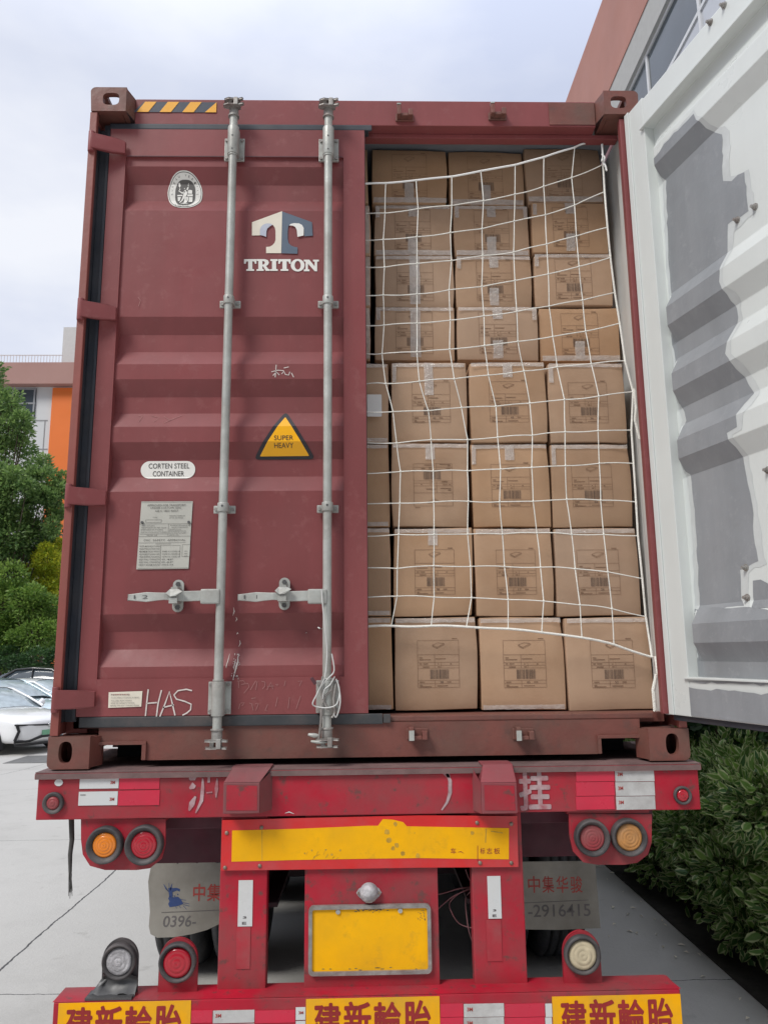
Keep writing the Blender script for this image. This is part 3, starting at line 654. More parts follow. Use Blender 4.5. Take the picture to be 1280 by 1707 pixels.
# small sticker bottom left
def stk(mb): mb.poly([P(182, 1180), P(237, 1178), P(239, 1152), P(183, 1154)], 0)
def stkt(mb):
    for i, (a, b_, y_) in enumerate(((187, 218, 1158), (187, 234, 1163), (187, 222, 1168), (187, 226, 1172), (186, 234, 1176))):
        p0, p1 = P(a, y_+1.4), P(b_, y_-1.4); text(mb, ("NOTICE", "IT IS AN OFFENCE TO REMOVE OR DEFACE", "THIS LABEL FROM THIS BOX", "REPORT ANY DAMAGE TO THE DOOR", "BEFORE THE NEXT LOADING PLEASE")[i], p0[0], p1[0], p0[1], p1[1], 0)
decal('sticker', [('decal_cream', stk), ('print_red', lambda mb: stroke(mb, [P(187, 1158), P(218, 1158)], .0015, 0)), ('etched', stkt)], door)
# chalk and scratches
def zq(u, v): return P(40+u/2.1333, 1060+v/2.1333)
def has(mb):
    for s_ in ([(445, 190), (440, 235), (435, 285)], [(492, 193), (480, 240), (474, 287)], [(440, 240), (476, 237)], [(486, 287), (505, 240), (520, 198), (530, 240), (540, 283)], [(496, 255), (536, 245)], [(600, 195), (580, 190), (550, 195), (536, 210), (545, 225), (575, 233), (597, 243), (595, 262), (582, 274), (566, 282)]):
        stroke(mb, [zq(*p) for p in s_], .0052, 0)
decal('chalk_marking', [('chalk', has)], door)
def z2(u, v): return P(60+u/2.207, 580+v/2.207)
def bz(mb):
    for s_ in ([(866, 88), (890, 82), (912, 84)], [(884, 62), (882, 90), (880, 108)], [(872, 102), (884, 88), (896, 100)], [(912, 74), (930, 70)], [(904, 96), (912, 86), (918, 98), (930, 100), (934, 88)], [(940, 92), (948, 108)]):
        stroke(mb, [z2(*p) for p in s_], .0034, 0)
def bz2(mb):
    for x_, y_, l in ((727, 955, 30), (735, 990, 16), (744, 1075, 24), (1048, 1031, 3), (992, 1046, 2), (735, 1045, 8)):
        stroke(mb, [z2(x_, y_), z2(x_+3, y_+l/2), z2(x_-3, y_+l)], .004, 0, True)
    for x_, y_ in ((1135, 405), (1133, 398)): stroke(mb, [z2(x_, y_), z2(x_+2, y_+8)], .004, 0)
decal('chalk_marking', [('chalk', bz)], door); decal('chalk_dab', [('chalk', bz2)], door)
def z3(u, v): return P(320+u/4.571, 1090+v/4.571)
def drip(mb):
    for s_, w_ in (([(352, 0), (345, 30), (348, 60), (338, 100), (330, 130), (322, 165), (318, 200)], .007), ([(330, 40), (325, 80), (318, 120)], .004), ([(280, 0), (272, 50), (262, 95), (262, 108)], .0035), ([(312, 60), (330, 55)], .004)):
        stroke(mb, [z3(*p) for p in s_], w_, 0, True)
    rr = random.Random(3)
    for k in range(26):
        x_, y_ = rr.uniform(300, 365), rr.uniform(-10, 190); stroke(mb, [z3(x_, y_), z3(x_+rr.uniform(-2, 2), y_+rr.uniform(3, 9))], .0025, 0)
decal('paint_drip', [('chalk', drip)], door)
def scr(mb):
    for s_ in ([(360, 205), (360, 260)], [(350, 208), (395, 205), (410, 220), (375, 235), (430, 225), (440, 250), (400, 300)], [(490, 205), (448, 275)], [(500, 210), (490, 275)], [(535, 210), (560, 215), (560, 245), (540, 268)], [(575, 275), (605, 215), (620, 270)], [(580, 248), (625, 245)], [(640, 235), (660, 230), (650, 245)], [(715, 205), (705, 245)], [(810, 210), (840, 205), (820, 245)],
               [(375, 375), (405, 372), (385, 395)], [(370, 380), (360, 420)], [(440, 375), (460, 380), (470, 430)], [(485, 380), (510, 378), (490, 430)], [(455, 340), (490, 335)], [(580, 385), (560, 430), (575, 435)], [(655, 330), (640, 400)], [(745, 330), (735, 415)], [(830, 320), (795, 420)]):
        stroke(mb, [z3(*p) for p in s_], .0022, 0)
    for s_ in ([(370, 240), (385, 245), (375, 268)], [(420, 242), (450, 250), (430, 268)], [(465, 245), (490, 262)], [(530, 240), (470, 272)]): stroke(mb, [z2(*p) for p in s_], .0018, 0)
    for s_ in ([(376, 828), (385, 840), (378, 862)],): stroke(mb, [P(60+u/2.207, 120+v/2.207) for u, v in s_], .0022, 0)
decal('scratch_marks', [('scratch', scr)], door)

# ------------------------------------------------------------------ opened door (inner face)
HA = R(13.5); HP = Vector((1.158, -.004, 0)); DU = Vector((sin(HA), -cos(HA), 0)); DN = Vector((-cos(HA), -sin(HA), 0))
def dpt(u, w_, z): return HP + DU*u + DN*w_ + Vector((0, 0, z))
def duz(px, py, w_=0):           # photo pixel -> (u, z) on the opened leaf
    d = ray(px, py); o = Vector(CAMP); t = (HP+DN*w_-o).dot(DN)/d.dot(DN); p = o+d*t; return ((p-HP).dot(DU), p.z)
def dxf(v): return dpt(v.x, -v.y, v.z)      # build space: x=u, y=depth away from the viewer, z
mb = MB(); sh = MB()
z0, z1, zr0, zr1 = 1.555, 4.150, 1.700, 4.005
mb.box(0, .118, 0, .05, z0, z1); mb.box(1.05, 1.155, 0, .05, z0, z1)
mb.box(.118, 1.05, .0005, .05, zr1, z1-.012); mb.box(.118, 1.05, .0005, .05, z0, zr0)
IN_FL, IN_GR = .040, .002
def iprof():
    pts = [(zr1, IN_FL)]
    for a, b_ in GROOVES: pts += [(a, IN_FL), (a-.068, IN_GR), (b_+.068, IN_GR), (b_, IN_FL)]
    return pts+[(zr0, IN_FL)]
IPROF = iprof()
def idepth(z):
    for (a, da), (b_, db) in zip(IPROF, IPROF[1:]):
        if b_ <= z <= a: return da+(db-da)*(a-z)/(a-b_)
    return 0
vs = []
ua = .165                       # the pressing fades out before it meets the stile
for z, d in IPROF: vs += [(.118, .046, z), (ua-.02, (d*.5+.046*.5), z), (ua, d, z), (1.05, d, z)]
mb.add(vs, [(4*i+k, 4*i+k+1, 4*i+5+k, 4*i+4+k) for i in range(len(IPROF)-1) for k in range(3)], False)
mb.box(-.012, .018, -.006, -.0005, z0, z1+.004)
mb.xf(dxf)
odoor = mb.build('door', 'door_white', cont, bevel=.003); odoor['label'] = 'opened door leaf, its inner face white with grey primer patches'
mb = MB(); mb.box(-.01, 1.16, .012, .075, z0-.022, z0-.001); mb.xf(dxf); mb.build('door_seal', 'rubber', odoor, bevel=.004)
mb = MB(); mb.box(0.004, 1.15, .0505, .056, z0, z1-.01); mb.xf(dxf); mb.build('outer_skin', 'container_paint', odoor)
for a in ((-.014, zr1-.004, zr1+.006), (-.010, zr0-.008, zr0)): mb = MB(); mb.box(.10, 1.14, a[0], -.0005, a[1], a[2]); mb.xf(dxf); mb.build('rail_lip', 'door_white', odoor, bevel=.002)
def patch(name, mn, pix, jag=.0045, off=.0015):
    """irregular brushed paint patch, drawn over the pressing"""
    uz = [duz(px, py, -.02) for px, py in pix]; o = []; rr = random.Random(len(pix)*7+int(pix[0][0]))
    for i, (a, b_) in enumerate(zip(uz, uz[1:]+uz[:1])):
        L_ = math.hypot(a[0]-b_[0], a[1]-b_[1]); n = max(1, int(L_/.03))
        for k in range(n):
            t = k/n; o.append((max(.1195, a[0]+(b_[0]-a[0])*t+(rr.uniform(-jag, jag) if k else 0)), max(1.559, a[1]+(b_[1]-a[1])*t+(rr.uniform(-jag, jag)*1.6 if k else 0))))
    t = MB(); t.poly(o, 0); bm = bmesh.new(); vv = [bm.verts.new((p[0], 0, p[2])) for p in t.v]
    for f in t.f: bm.faces.new([vv[i] for i in f])
    for z, _ in IPROF: bmesh.ops.bisect_plane(bm, geom=bm.verts[:]+bm.edges[:]+bm.faces[:], plane_co=(0, 0, z), plane_no=(0, 0, 1))
    for u_ in (ua, ua-.02): bmesh.ops.bisect_plane(bm, geom=bm.verts[:]+bm.edges[:]+bm.faces[:], plane_co=(u_, 0, 0), plane_no=(1, 0, 0))
    mb = MB(); bm.verts.index_update()
    for v in bm.verts:
        u_, z = v.co.x, v.co.z
        if u_ > 1.05 or z > zr1 or z < zr0: d = 0
        else:
            d = idepth(z); dm = d*.5+.023
            if u_ < ua-.02: d = .046+(dm-.046)*max(0, (u_-.118)/(ua-.02-.118))
            elif u_ < ua: d = dm+(d-dm)*(u_-ua+.02)/.02
        mb.v.append(tuple(dpt(u_, -(d-off), z)))
    mb.f = [[v.index for v in f.verts] for f in bm.faces]; mb.m = [0]*len(mb.f); bm.free()
    return mb.build(name, mn, odoor)
mat('primer_thin', (.56, .585, .58), .42, var=.12, scale=6, dirt=(.62, .65, .64), damt=.8, dscale=7, streak=True, bump=.2, bscale=20)
big = [(1090, 270), (1130, 218), (1163, 183), (1182, 206), (1208, 216), (1210, 292), (1222, 290), (1240, 280), (1252, 352), (1216, 384), (1212, 470), (1226, 486), (1230, 528), (1226, 560), (1226, 590), (1252, 636), (1262, 655), (1246, 690), (1244, 716), (1228, 726), (1240, 760), (1254, 840), (1262, 905), (1270, 940), (1240, 955), (1240, 1000), (1246, 1012), (1150, 1022), (1144, 850), (1136, 790), (1122, 778), (1116, 735), (1130, 700), (1110, 640), (1112, 600), (1102, 560), (1106, 490), (1101, 440), (1098, 300)]
patch('primer_patch', 'primer_thin', big, .006, off=.0009)
patch('primer_patch', 'primer_grey', [(1090, 270), (1130, 222), (1163, 190), (1176, 213), (1196, 222), (1198, 300), (1212, 300), (1233, 285), (1240, 350), (1206, 372), (1206, 470), (1214, 490), (1223, 528), (1219, 560), (1216, 590), (1240, 640), (1250, 655), (1234, 690), (1236, 712), (1219, 722), (1231, 760), (1246, 840), (1250, 905), (1256, 935), (1226, 950), (1228, 1000), (1236, 1010), (1160, 1018), (1151, 850), (1144, 790), (1128, 772), (1124, 735), (1137, 700), (1117, 640), (1118, 600), (1108, 560), (1112, 490), (1107, 440), (1104, 300)])
patch('primer_patch', 'primer_grey', [(1143, 1050), (1150, 1015), (1235, 1012), (1300, 1020), (1330, 1136), (1310, 1142), (1150, 1138)], .003, off=.0022)
patch('primer_patch', 'primer_grey', [(1247, 968), (1300, 975), (1300, 1015), (1250, 1012)], .005)
patch('primer_patch', 'primer_grey', [(1147, 1146), (1340, 1162), (1340, 1260), (1141, 1206)], .003, off=.0025)
patch('primer_patch', 'primer_light', [(1102, 1150), (1118, 1152), (1141, 1160), (1141, 1190), (1106, 1180)], .006, off=.0025) if False else None
for px, py in ((1222, 365), (1251, 343), (1272, 783), (1236, 946), (1238, 996), (1192, 38), (1215, 10)):
    u_, z = duz(px, py, -.02); d = idepth(z) if z < zr1 else 0
    MB().cyl(dpt(u_, -d, z), dpt(u_, -d+.003, z), .013, 10).cyl(dpt(u_, -d+.003, z), dpt(u_, -d+.011, z), .009, 6).cyl(dpt(u_, -d+.011, z), dpt(u_, -d+.020, z), .0055, 8).build('bolt', 'galv_worn', odoor)

mb = MB()
for s_ in ([(556, 1130), (552, 1150), (543, 1160), (536, 1175), (535, 1200), (533, 1222), (530, 1236)], [(560, 1140), (556, 1165), (558, 1190), (553, 1197)], [(538, 1128), (535, 1150), (540, 1170), (548, 1186)]):
    P_ = [at(px, py, -.014-.003*(k % 2)) for k, (px, py) in enumerate(s_)]; mb.tube(P_, .0048, 7)
mb.build('bundled_wire', 'galv_worn', door)
mb = MB()
for px, py, w_, h_ in ((524, 1226, .022, .009), (532, 1237, .03, .007)): a = at(px, py, -.01); mb.tube([a+Vector((-w_, 0, h_*.3)), a+Vector((0, -.01, 0)), a+Vector((w_, 0, -h_*.3))], [h_*.6, h_, h_*.5], 8)
mb.build('bent_hook', 'galvanised', door)
# ================================================================== CARTONS
YC = .22
SM = {}
def carton(px, py, seedv, label, small, tape, kind='', YC=YC):
    """px: left,right ; py: top,bottom in the photograph, taken back to metres on the stack's face"""
    xm, ym = (px[0]+px[1])/2, (py[0]+py[1])/2
    x0, x1 = Wx(px[0], ym, YC)+.003, Wx(px[1], ym, YC)-.003; z1, z0 = Wz(py[0], xm, YC)-.002, Wz(py[1], xm, YC)+.003
    if kind == 'side': x0 = x1-(.36)
    rr = random.Random(seedv); dy = rr.uniform(-.010, .010); tl = rr.uniform(-.003, .003)
    root = empty('cardboard_box', ((x0+x1)/2, YC, z0), label, 'box', 'cardboard boxes stacked in the container')
    y0 = YC+dy; Wd, H = x1-x0, z1-z0; mb = MB(); n = 8; D = .52
    # face grid bulging slightly, with a crease line where the flaps fold
    vs = []; fs = []; ph = rr.uniform(0, 6); crush = {(i_, j_): rr.choice((0, .003, .006, .012)) for i_ in (0, 1) for j_ in (0, 1)}
    for j in range(n+1):
        for i in range(n+1):
            a, b_ = i/n, j/n; bl = .007*sin(pi*a)*sin(pi*b_)+rr.uniform(-.0008, .0008); cr_ = crush.get((round(a), round(b_)), 0)*max(0, 1-3*(abs(a-round(a))+abs(b_-round(b_))))
            sx_ = .0025*sin(3*b_+ph)*(abs(2*a-1) > .99); vs.append((x0+Wd*a+sx_+cr_*.5*(1 if a < .5 else -1), y0-bl+.004*tl/.003*a+cr_, z0+H*b_+.0022*sin(4*a+ph*2)*(abs(2*b_-1) > .99)))
    for j in range(n):
        for i in range(n): fs.append((j*(n+1)+i, j*(n+1)+i+1, (j+1)*(n+1)+i+1, (j+1)*(n+1)+i))
    o = len(vs); bd = [i for i in range(n+1)]+[(j*(n+1)+n) for j in range(1, n+1)]+[n*(n+1)+i for i in range(n-1, -1, -1)]+[j*(n+1) for j in range(n-1, 0, -1)]
    cb = [(vs[i][0], y0+D, vs[i][2]) for i in bd]; vs += cb; m_ = len(bd)
    for k in range(m_): fs.append((bd[k], o+k, o+(k+1) % m_, bd[(k+1) % m_]))
    fs.append(tuple(o+k for k in range(m_))[::-1]); mb.add(vs, fs)
    body = mb.build('carton', 'cardboard', root, bevel=.0035, seg=2, smooth=True)
    def F(u, v): return (x0+Wd*u, z1-H*v)       # u right, v down on the face
    def fy(u, v): return y0-.006*sin(pi*min(1, max(0, u)))*sin(pi*min(1, max(0, v)))-.0022
    def curve(mb, off=0):
        mb.v = [(p[0], fy((p[0]-x0)/Wd, (z1-p[2])/H)+.004*tl/.003*(p[0]-x0)/Wd-off, p[2]) for p in mb.v]
    if kind != 'side':
        flip = (kind == 'flip')
        if small: u0, u1, v0, v1 = .27, .73, .10, .88
        else: u0, u1, v0, v1 = .265, .765, .25, .76
        sh_ = rr.uniform(-.015, .015); u0 += sh_; u1 += sh_
        def G(u, v):
            if flip: u, v = 1-u, 1-v
            return F(u0+(u1-u0)*u, v0+(v1-v0)*v)
        mb = MB(); LW = .0013
        def ln(a, b_, w_=LW):
            p, r_ = Vector(G(*a)), Vector(G(*b_)); k = 5; stroke(mb, [tuple(p.lerp(r_, t/k)) for t in range(k+1)], w_, 0)
        for v in (0, .306, .47, .535, .59, .85, .915, 1): ln((0, v), (1, v))
        ln((0, 0), (0, 1)); ln((1, 0), (1, 1)); ln((.41, .306), (.41, .59)); ln((.41, .85), (.41, 1)); ln((.57, .47), (.57, .59))
        ic = [(.36, .10), (.50, .05), (.65, .07), (.47, .15)]
        for a, b_ in zip(ic, ic[1:]+ic[:1]): ln(a, b_, .0014)
        ln((.36, .10), (.37, .125)); ln((.47, .15), (.47, .175)); ln((.65, .07), (.65, .095)); ln((.37, .125), (.47, .175)); ln((.47, .175), (.65, .095))
        for u, v, l in ((.04, .37, .08), (.04, .41, .28), (.43, .395, .25), (.04, .5, .06), (.13, .5, .12), (.12, .565, .16), (.48, .505, .03), (.48, .565, .06), (.78, .505, .04), (.04, .885, .12), (.04, .95, .07), (.04, .98, .28), (.46, .965, .26), (.7, .885, .1), (.84, -.035, .13)):
            ln((u, v), (u+l, v), .003)
        curve(mb); mb.build('shipping_mark', 'ink', root)
        mb = MB(); x = .30
        rb_ = random.Random(5)
        while x < .74:
            w_ = rb_.choice((.005, .008, .013)); p, r_ = G(x, .62), G(x+w_, .82)
            mb.poly([(p[0], r_[1]), (r_[0], r_[1]), (r_[0], p[1]), (p[0], p[1])], 0); x += w_+rb_.choice((.006, .010, .014))
        p, r_ = G(.53, .915), G(.61, .865); text(mb, str(11+seedv*7 % 88), min(p[0], r_[0]), max(p[0], r_[0]), min(p[1], r_[1]), max(p[1], r_[1]), 0, .0)
        curve(mb); mb.build('barcode', 'ink_dark', root)
    # clear packing tape
    rt = random.Random(seedv+50)
    def tp(u0, u1, v0, v1, nm='packing_tape'):
        mb = MB(); k = max(2, int((u1-u0)*14)); j = max(1, int((v1-v0)*8)); vs = []
        for b_ in range(j+1):
            for a in range(k+1):
                p = F(u0+(u1-u0)*a/k+rt.uniform(-.004, .004), v0+(v1-v0)*b_/j+rt.uniform(-.006, .006)*(H and .3/H)*.7); vs.append((p[0], 0, p[1]))
        mb.add(vs, [(b_*(k+1)+a, b_*(k+1)+a+1, (b_+1)*(k+1)+a+1, (b_+1)*(k+1)+a) for b_ in range(j) for a in range(k)])
        curve(mb, .0012+rt.uniform(0, .0012)); mb.v = [(p[0]+0, p[1]-rt.uniform(0, .0016), p[2]) for p in mb.v]; mb.build('packing_tape', 'packing_tape', root)
    for t_ in tape:
        if t_ == 't': tp(.02, .98, .008, .055 if not small else .075)
        elif t_ == 'b': tp(.02, .98, .945 if not small else .90, .992)
        elif t_ == 'c': tp(.44, .56, .01, .20 if not small else .24)
        elif t_ == 'd': tp(.43, .55, .64, .97)
        elif t_ == 'l': tp(.015, .07, .03, .25)
        elif t_ == 'r': tp(.93, .985, .03, .25)
        elif t_ == 'f': tp(.44, .57, .02, .95)
        elif t_ == 'e': tp(.44, .56, .0, .42)
        elif t_ == 's': tp(.93, .99, .02, .97); tp(.86, .92, .3, .8)
    return root
ROWS = [((250, 341), 1), ((341, 426), 1), ((426, 513), 1), ((512, 602), 1), ((604, 738), 0), ((739, 879), 0), ((880, 1028), 0), ((1029, 1185), 0)]
COLS = [((619, 746), (747, 874), (875, 1004)), ((623, 754), (756, 883), (886, 1014)), ((624, 757), (759, 888), (889, 1021)), ((624, 759), (761, 898), (899, 1034)),
        ((651, 779), (782, 912), (914, 1045)), ((652, 783), (785, 917), (919, 1055)), ((655, 789), (791, 923), (925, 1066)), ((657, 797), (799, 941), (943, 1086))]
TAPES = [('bd', 'bd', 'b'), ('tbcdl', 'tbclrd', 'cdl'), ('tfe', 'tcdl', 'tl'), ('tfl', 'tcdr', 'bd'), ('tel', 'tc', 'tl'), ('tc', 'tcl', 'tl'), ('tc', 't', 't'), ('t', 'tb', 't')]
RN = ['top row', 'second row down', 'third row down', 'fourth row down', 'fourth row up', 'third row up', 'second row up', 'bottom row']
CN = ['left', 'middle', 'right']
sd_ = 1
for i, ((pt, pb_), small) in enumerate(ROWS):
    for j in range(3):
        up = {(5, 0): 'flip'}.get((i, j), '')
        dyp = (0, 0, -3 if i in (1, 2) else (-2 if i == 0 else 0))[j]
        carton(COLS[i][j], (pt+dyp, pb_+dyp), sd_, ('flat' if small else 'tall')+' cardboard box, '+CN[j]+' of three in the '+RN[i]+' behind the net', small, TAPES[i][j], up, YC=(.345 if small else .22)); sd_ += 1
    r_edge = COLS[i][0][0]-2
    c = carton((r_edge-40, r_edge-(0 if not small else 3)), (pt, pb_), sd_, ('shiny' if small else 'brown')+' cardboard box, a narrow strip beside the closed door in the '+RN[i], small, 's' if small and i > 0 else ('tb' if not small else ''), 'side', YC=(.345 if small else .224)); sd_ += 1
    if i == 4:
        mb = MB(); a, b_ = W(612, 694, .205), W(636, 657, .205); mb.poly(rrect(a[0], b_[0], a[1], b_[1], .004), .207, .0015); mb.build('paper_slip', 'paper', c)

# ================================================================== CARGO NET
def n4(u, v): return (590+u/2.4615, 120+v/2.4615)
def n5(u, v): return (590+u/2.4615, 600+v/2.4615)
KN = [[n4(*p) for p in r_] for r_ in (
 [(48, 457), (130, 455), (255, 443), (401, 428), (520, 405), (661, 380), (779, 348), (905, 308), (940, 293)],
 [(50, 580), (127, 578), (263, 560), (401, 547), (531, 527), (660, 500), (778, 468), (893, 432), (1022, 378)],
 [(50, 690), (120, 686), (258, 675), (395, 658), (525, 642), (657, 611), (785, 585), (905, 545), (1028, 490)],
 [(50, 800), (125, 800), (258, 785), (400, 773), (528, 752), (655, 738), (790, 705), (912, 672), (1040, 636)],
 [(50, 917), (120, 914), (258, 910), (390, 893), (524, 880), (660, 855), (797, 828), (923, 797), (1052, 760)],
 [(55, 1040), (123, 1038), (258, 1030), (395, 1018), (533, 1000), (668, 982), (800, 960), (938, 935), (1070, 904)],
 [(55, 1155), (115, 1155), (258, 1148), (392, 1137), (535, 1122), (672, 1105), (815, 1085), (950, 1063), (1090, 1030)])]
KN += [[n5(*p) for p in r_] for r_ in (
 [(55, 97), (130, 97), (268, 87), (411, 77), (551, 62), (697, 45), (833, 28), (973, 15), (1112, 3)],
 [(56, 213), (160, 212), (305, 208), (441, 195), (582, 190), (721, 177), (863, 162), (1004, 148), (1145, 130)],
 [(60, 340), (175, 341), (316, 327), (466, 327), (589, 317), (732, 309), (866, 295), (1001, 290), (1138, 288)],
 [(60, 466), (191, 458), (325, 456), (465, 455), (601, 448), (729, 441), (867, 434), (1006, 424), (1147, 425)],
 [(60, 590), (188, 588), (327, 583), (469, 580), (597, 582), (735, 580), (872, 572), (1012, 576), (1157, 583)],
 [(60, 724), (183, 716), (328, 716), (466, 715), (609, 715), (750, 710), (893, 716), (1024, 716), (1165, 722)],
 [(60, 853), (178, 856), (327, 845), (478, 848), (617, 848), (765, 851), (907, 857), (1041, 870), (1183, 898)],
 [(60, 974), (177, 970), (329, 974), (482, 976), (632, 984), (778, 990), (927, 1006), (1058, 1021), (1197, 1054)],
 [(60, 1094), (153, 1092), (317, 1092), (461, 1096), (632, 1104), (770, 1119), (935, 1140), (1066, 1168), (1222, 1220)])]
rr = random.Random(11)
def ny(i, j): return .135+.016*sin(i*1.3+j*.9)+rr.uniform(-.006, .006)
KP = [[at(px, py, ny(i, j)) for j, (px, py) in enumerate(r_)] for i, r_ in enumerate(KN)]
net = empty('cargo_net', (.55, .13, 1.6), 'white knotted rope net hanging across the boxes in the open doorway', 'net')
def sag(a, b_, k=4, amt=.004):
    s1, s2 = rr.uniform(-amt, amt), rr.uniform(-amt*.5, amt*.5)
    return [a.lerp(b_, t/k)+Vector((s1*sin(pi*t/k)*.3, s2*sin(pi*t/k), s1*sin(pi*t/k))) for t in range(k)]
mb = MB()
for i, r_ in enumerate(KP):
    if i in (0, len(KP)-1): continue
    pts = [r_[0]+Vector((-.09, .0, .003))]
    for a, b_ in zip(r_, r_[1:]): pts += sag(a, b_)
    pts.append(r_[-1]); mb.tube(pts, .0024, 6)
for j in range(1, 8):
    pts = []
    for i in range(len(KP)-1): pts += sag(KP[i][j], KP[i+1][j])
    pts.append(KP[-1][j]); mb.tube(pts, .0024, 6)
for i, r_ in enumerate(KP):
    for j in range(1, 8 if i not in (0,) else 8):
        p = r_[j]; mb.tube([p+Vector((-.0042, -.001, -.0012)), p+Vector((0, -.0015, 0)), p+Vector((.0042, -.001, .0012))], [.0024, .0056, .0024], 6)
mb.build('mesh_cord', 'rope', net)
mb = MB(); r_ = KP[0]; pts = [r_[0]+Vector((-.09, 0, 0))]
for a, b_ in zip(r_, r_[1:]): pts += sag(a, b_)
pts += [r_[-1], r_[-1]+Vector((.06, .06, .05))]; mb.tube(pts, .0046, 7); mb.build('border_rope', 'rope_white', net)
mb = MB(); r_ = KP[-1]; pts = [r_[0]+Vector((-.09, 0, 0))]
for a, b_ in zip(r_, r_[1:]): pts += sag(a, b_)
pts.append(r_[-1]); mb.tube(pts, .0052, 7); mb.build('border_rope', 'rope', net)
mb = MB(); pts = [at(1004, 240, .15), at(1005, 262, .14)]
for i in range(1, len(KP)): pts += [KP[i][8]]
pts += [at(1092, 1095, .11), at(1096, 1125, .1)]; mb.tube(pts, .0046, 7); mb.build('border_rope', 'rope', net)
def braid(pix, Y, amp=.005, r=.0035, turns=16):
    P_ = [at(px, py, Y) for px, py in pix]; mb = MB()
    for ph in (0, pi*.67, pi*1.33):
        pts = []; n = turns*5
        for k in range(n+1):
            t = k/n*(len(P_)-1); i = min(int(t), len(P_)-2); p = P_[i].lerp(P_[i+1], t-i); a = k/5*2*pi*.5+ph; pts.append(p+Vector((cos(a)*amp, sin(a)*amp*.7, 0)))
        mb.tube(pts, r, 6)
    mb.build('rope_tail', 'rope', net)
braid([(1094, 1125), (1089, 1150), (1092, 1186)], .085)
braid([(1057, 648), (1060, 680), (1058, 700), (1066, 732)], .12, .003, .0026, 14)
mb = MB()
for s_ in ([(1003, 240), (1005, 260), (1003, 268)], [(1003, 256), (1008, 262), (1006, 270), (1004, 262)], [(1005, 268), (1009, 276), (1011, 284)], [(1004, 268), (1008, 280), (1006, 275)]): mb.tube([at(px, py, .13-.003*k) for k, (px, py) in enumerate(s_)], .0045, 6)
mb.build('tie_knot', 'rope_white', net)

# seal cable on the second bar
mb = MB()
for s_ in ([(536, 984), (538, 1010), (541, 1040), (545, 1080), (544, 1110), (541, 1130), (534, 1146)],
           [(553, 1090), (557, 1118), (548, 1130), (535, 1145), (527, 1160), (521, 1174), (530, 1179), (548, 1180), (562, 1173), (566, 1150), (560, 1132)],
           [(562, 1134), (567, 1160), (566, 1180), (560, 1196), (556, 1190)], [(558, 1128), (550, 1142), (541, 1150), (538, 1165)], [(530, 1046), (533, 1048)]):
    pts = [at(px, py, -.02-.004*(k % 3)) for k, (px, py) in enumerate(s_)]; sm = []
    for i in range(len(pts)-1):
        p0, p1, p2, p3 = pts[max(i-1, 0)], pts[i], pts[i+1], pts[min(i+2, len(pts)-1)]
        for t in (0, .25, .5, .75): sm.append(.5*((2*p1)+(p2-p0)*t+(2*p0-5*p1+4*p2-p3)*t*t+(3*p1-p0-3*p2+p3)*t**3))
    sm.append(pts[-1]); mb.tube(sm, .0027, 7)
o = mb.build('seal_cable', 'cable_white'); tag(o, 'white plastic coated seal cable looped round the foot of the right-hand locking bar', 'cable')
mb = MB(); a = at(522, 1135, -.03); mb.box(a.x-.006, a.x+.007, a.y-.004, a.y+.005, a.z-.016, a.z+.014)
v0 = len(mb.v); mb.xf(lambda v: a+Matrix.Rotation(R(-35), 3, 'Y') @ (v-a)); o2 = mb.build('seal_lock', 'dark_red', o, bevel=.003)

# ================================================================== TRAILER
tr = empty('container_trailer', (0, 0, 0), 'dusty crimson container trailer carrying the shipping container, seen from behind', 'trailer')
bx0, bx1 = -1.249, 1.245; by = -.018; bt, bb = 1.374, 1.208
mb = MB(); mb.box(bx0+.01, bx1-.01, by, .12, bb, bt-.022); mb.box(bx0, bx1, by-.012, .10, bt-.021, bt)
beam = mb.build('rear_beam', 'trailer_red', tr, bevel=.004)
mb = MB(); mb.box(bx0+.002, bx1-.002, by-.010, .7, bt+.0005, bt+.004); mb.box(bx0+.003, bx1-.003, by-.0135, by-.0125, bt-.021, bt-.001); mb.build('deck_plate', 'bed_top', tr)
mb = MB(); mb.box(-.52, .52, by-.011, .066, bt+.0045, bt+.008); mb.build('packing_strip', 'trailer_dusty', tr) if False else None
for px0, px1 in ((372, 433), (802, 862)):
    x0, x1 = Wx(px0, 1330, -.10), Wx(px1, 1330, -.10); zt, zb = Wz(1305, px0+30, -.10), Wz(1357, px0+30, -.10); mb = MB()
    mb.box(x0, x1, -.10, by-.0005, zb, zt)
    i0 = len(mb.v); s_ = 0.03 if px0 < 600 else -.0
    mb.add([(x0, -.10, zt+.0006), (x1, -.10, zt+.0006), (x1+s_, by-.013, bt+.010), (x0+.02, by-.013, bt+.010), (x0, by-.002, zt), (x1, by-.002, zt)], [(0, 1, 2, 3), (0, 3, 4), (1, 5, 2)])
    mb.box(x0+.015, x1+s_, by-.012, .062, bt+.0045, bt+.012)
    if px0 < 600: mb.add([(x1+.0005, -.10, zt), (x1+.0005, -.10, zb), (x1+.035, by-.001, zb-.002), (x1+.035, by-.001, bt)], [(0, 1, 2, 3)])
    else: mb.add([(x0-.0005, -.10, zt), (x0-.0005, -.10, zb), (x0-.02, by-.001, zb-.002), (x0-.02, by-.001, bt)], [(0, 1, 2, 3)])
    blk = mb.build('bolster_block', 'trailer_dusty', beam, bevel=.005)
    mb = MB(); mb.poly([(x0+.012, zb+.012), (x1-.008, zb+.010), (x1-.010, zt-.012), (x0+.012, zt-.008)], -.1015); mb.build('fresh_paint', 'trailer_red', beam)
def quad(px0, py0, px1, py1, Y): 
    ym, xm = (py0+py1)/2, (px0+px1)/2
    return Wx(px0, ym, Y), Wx(px1, ym, Y), Wz(py1, xm, Y), Wz(py0, xm, Y)
YT = by-.002
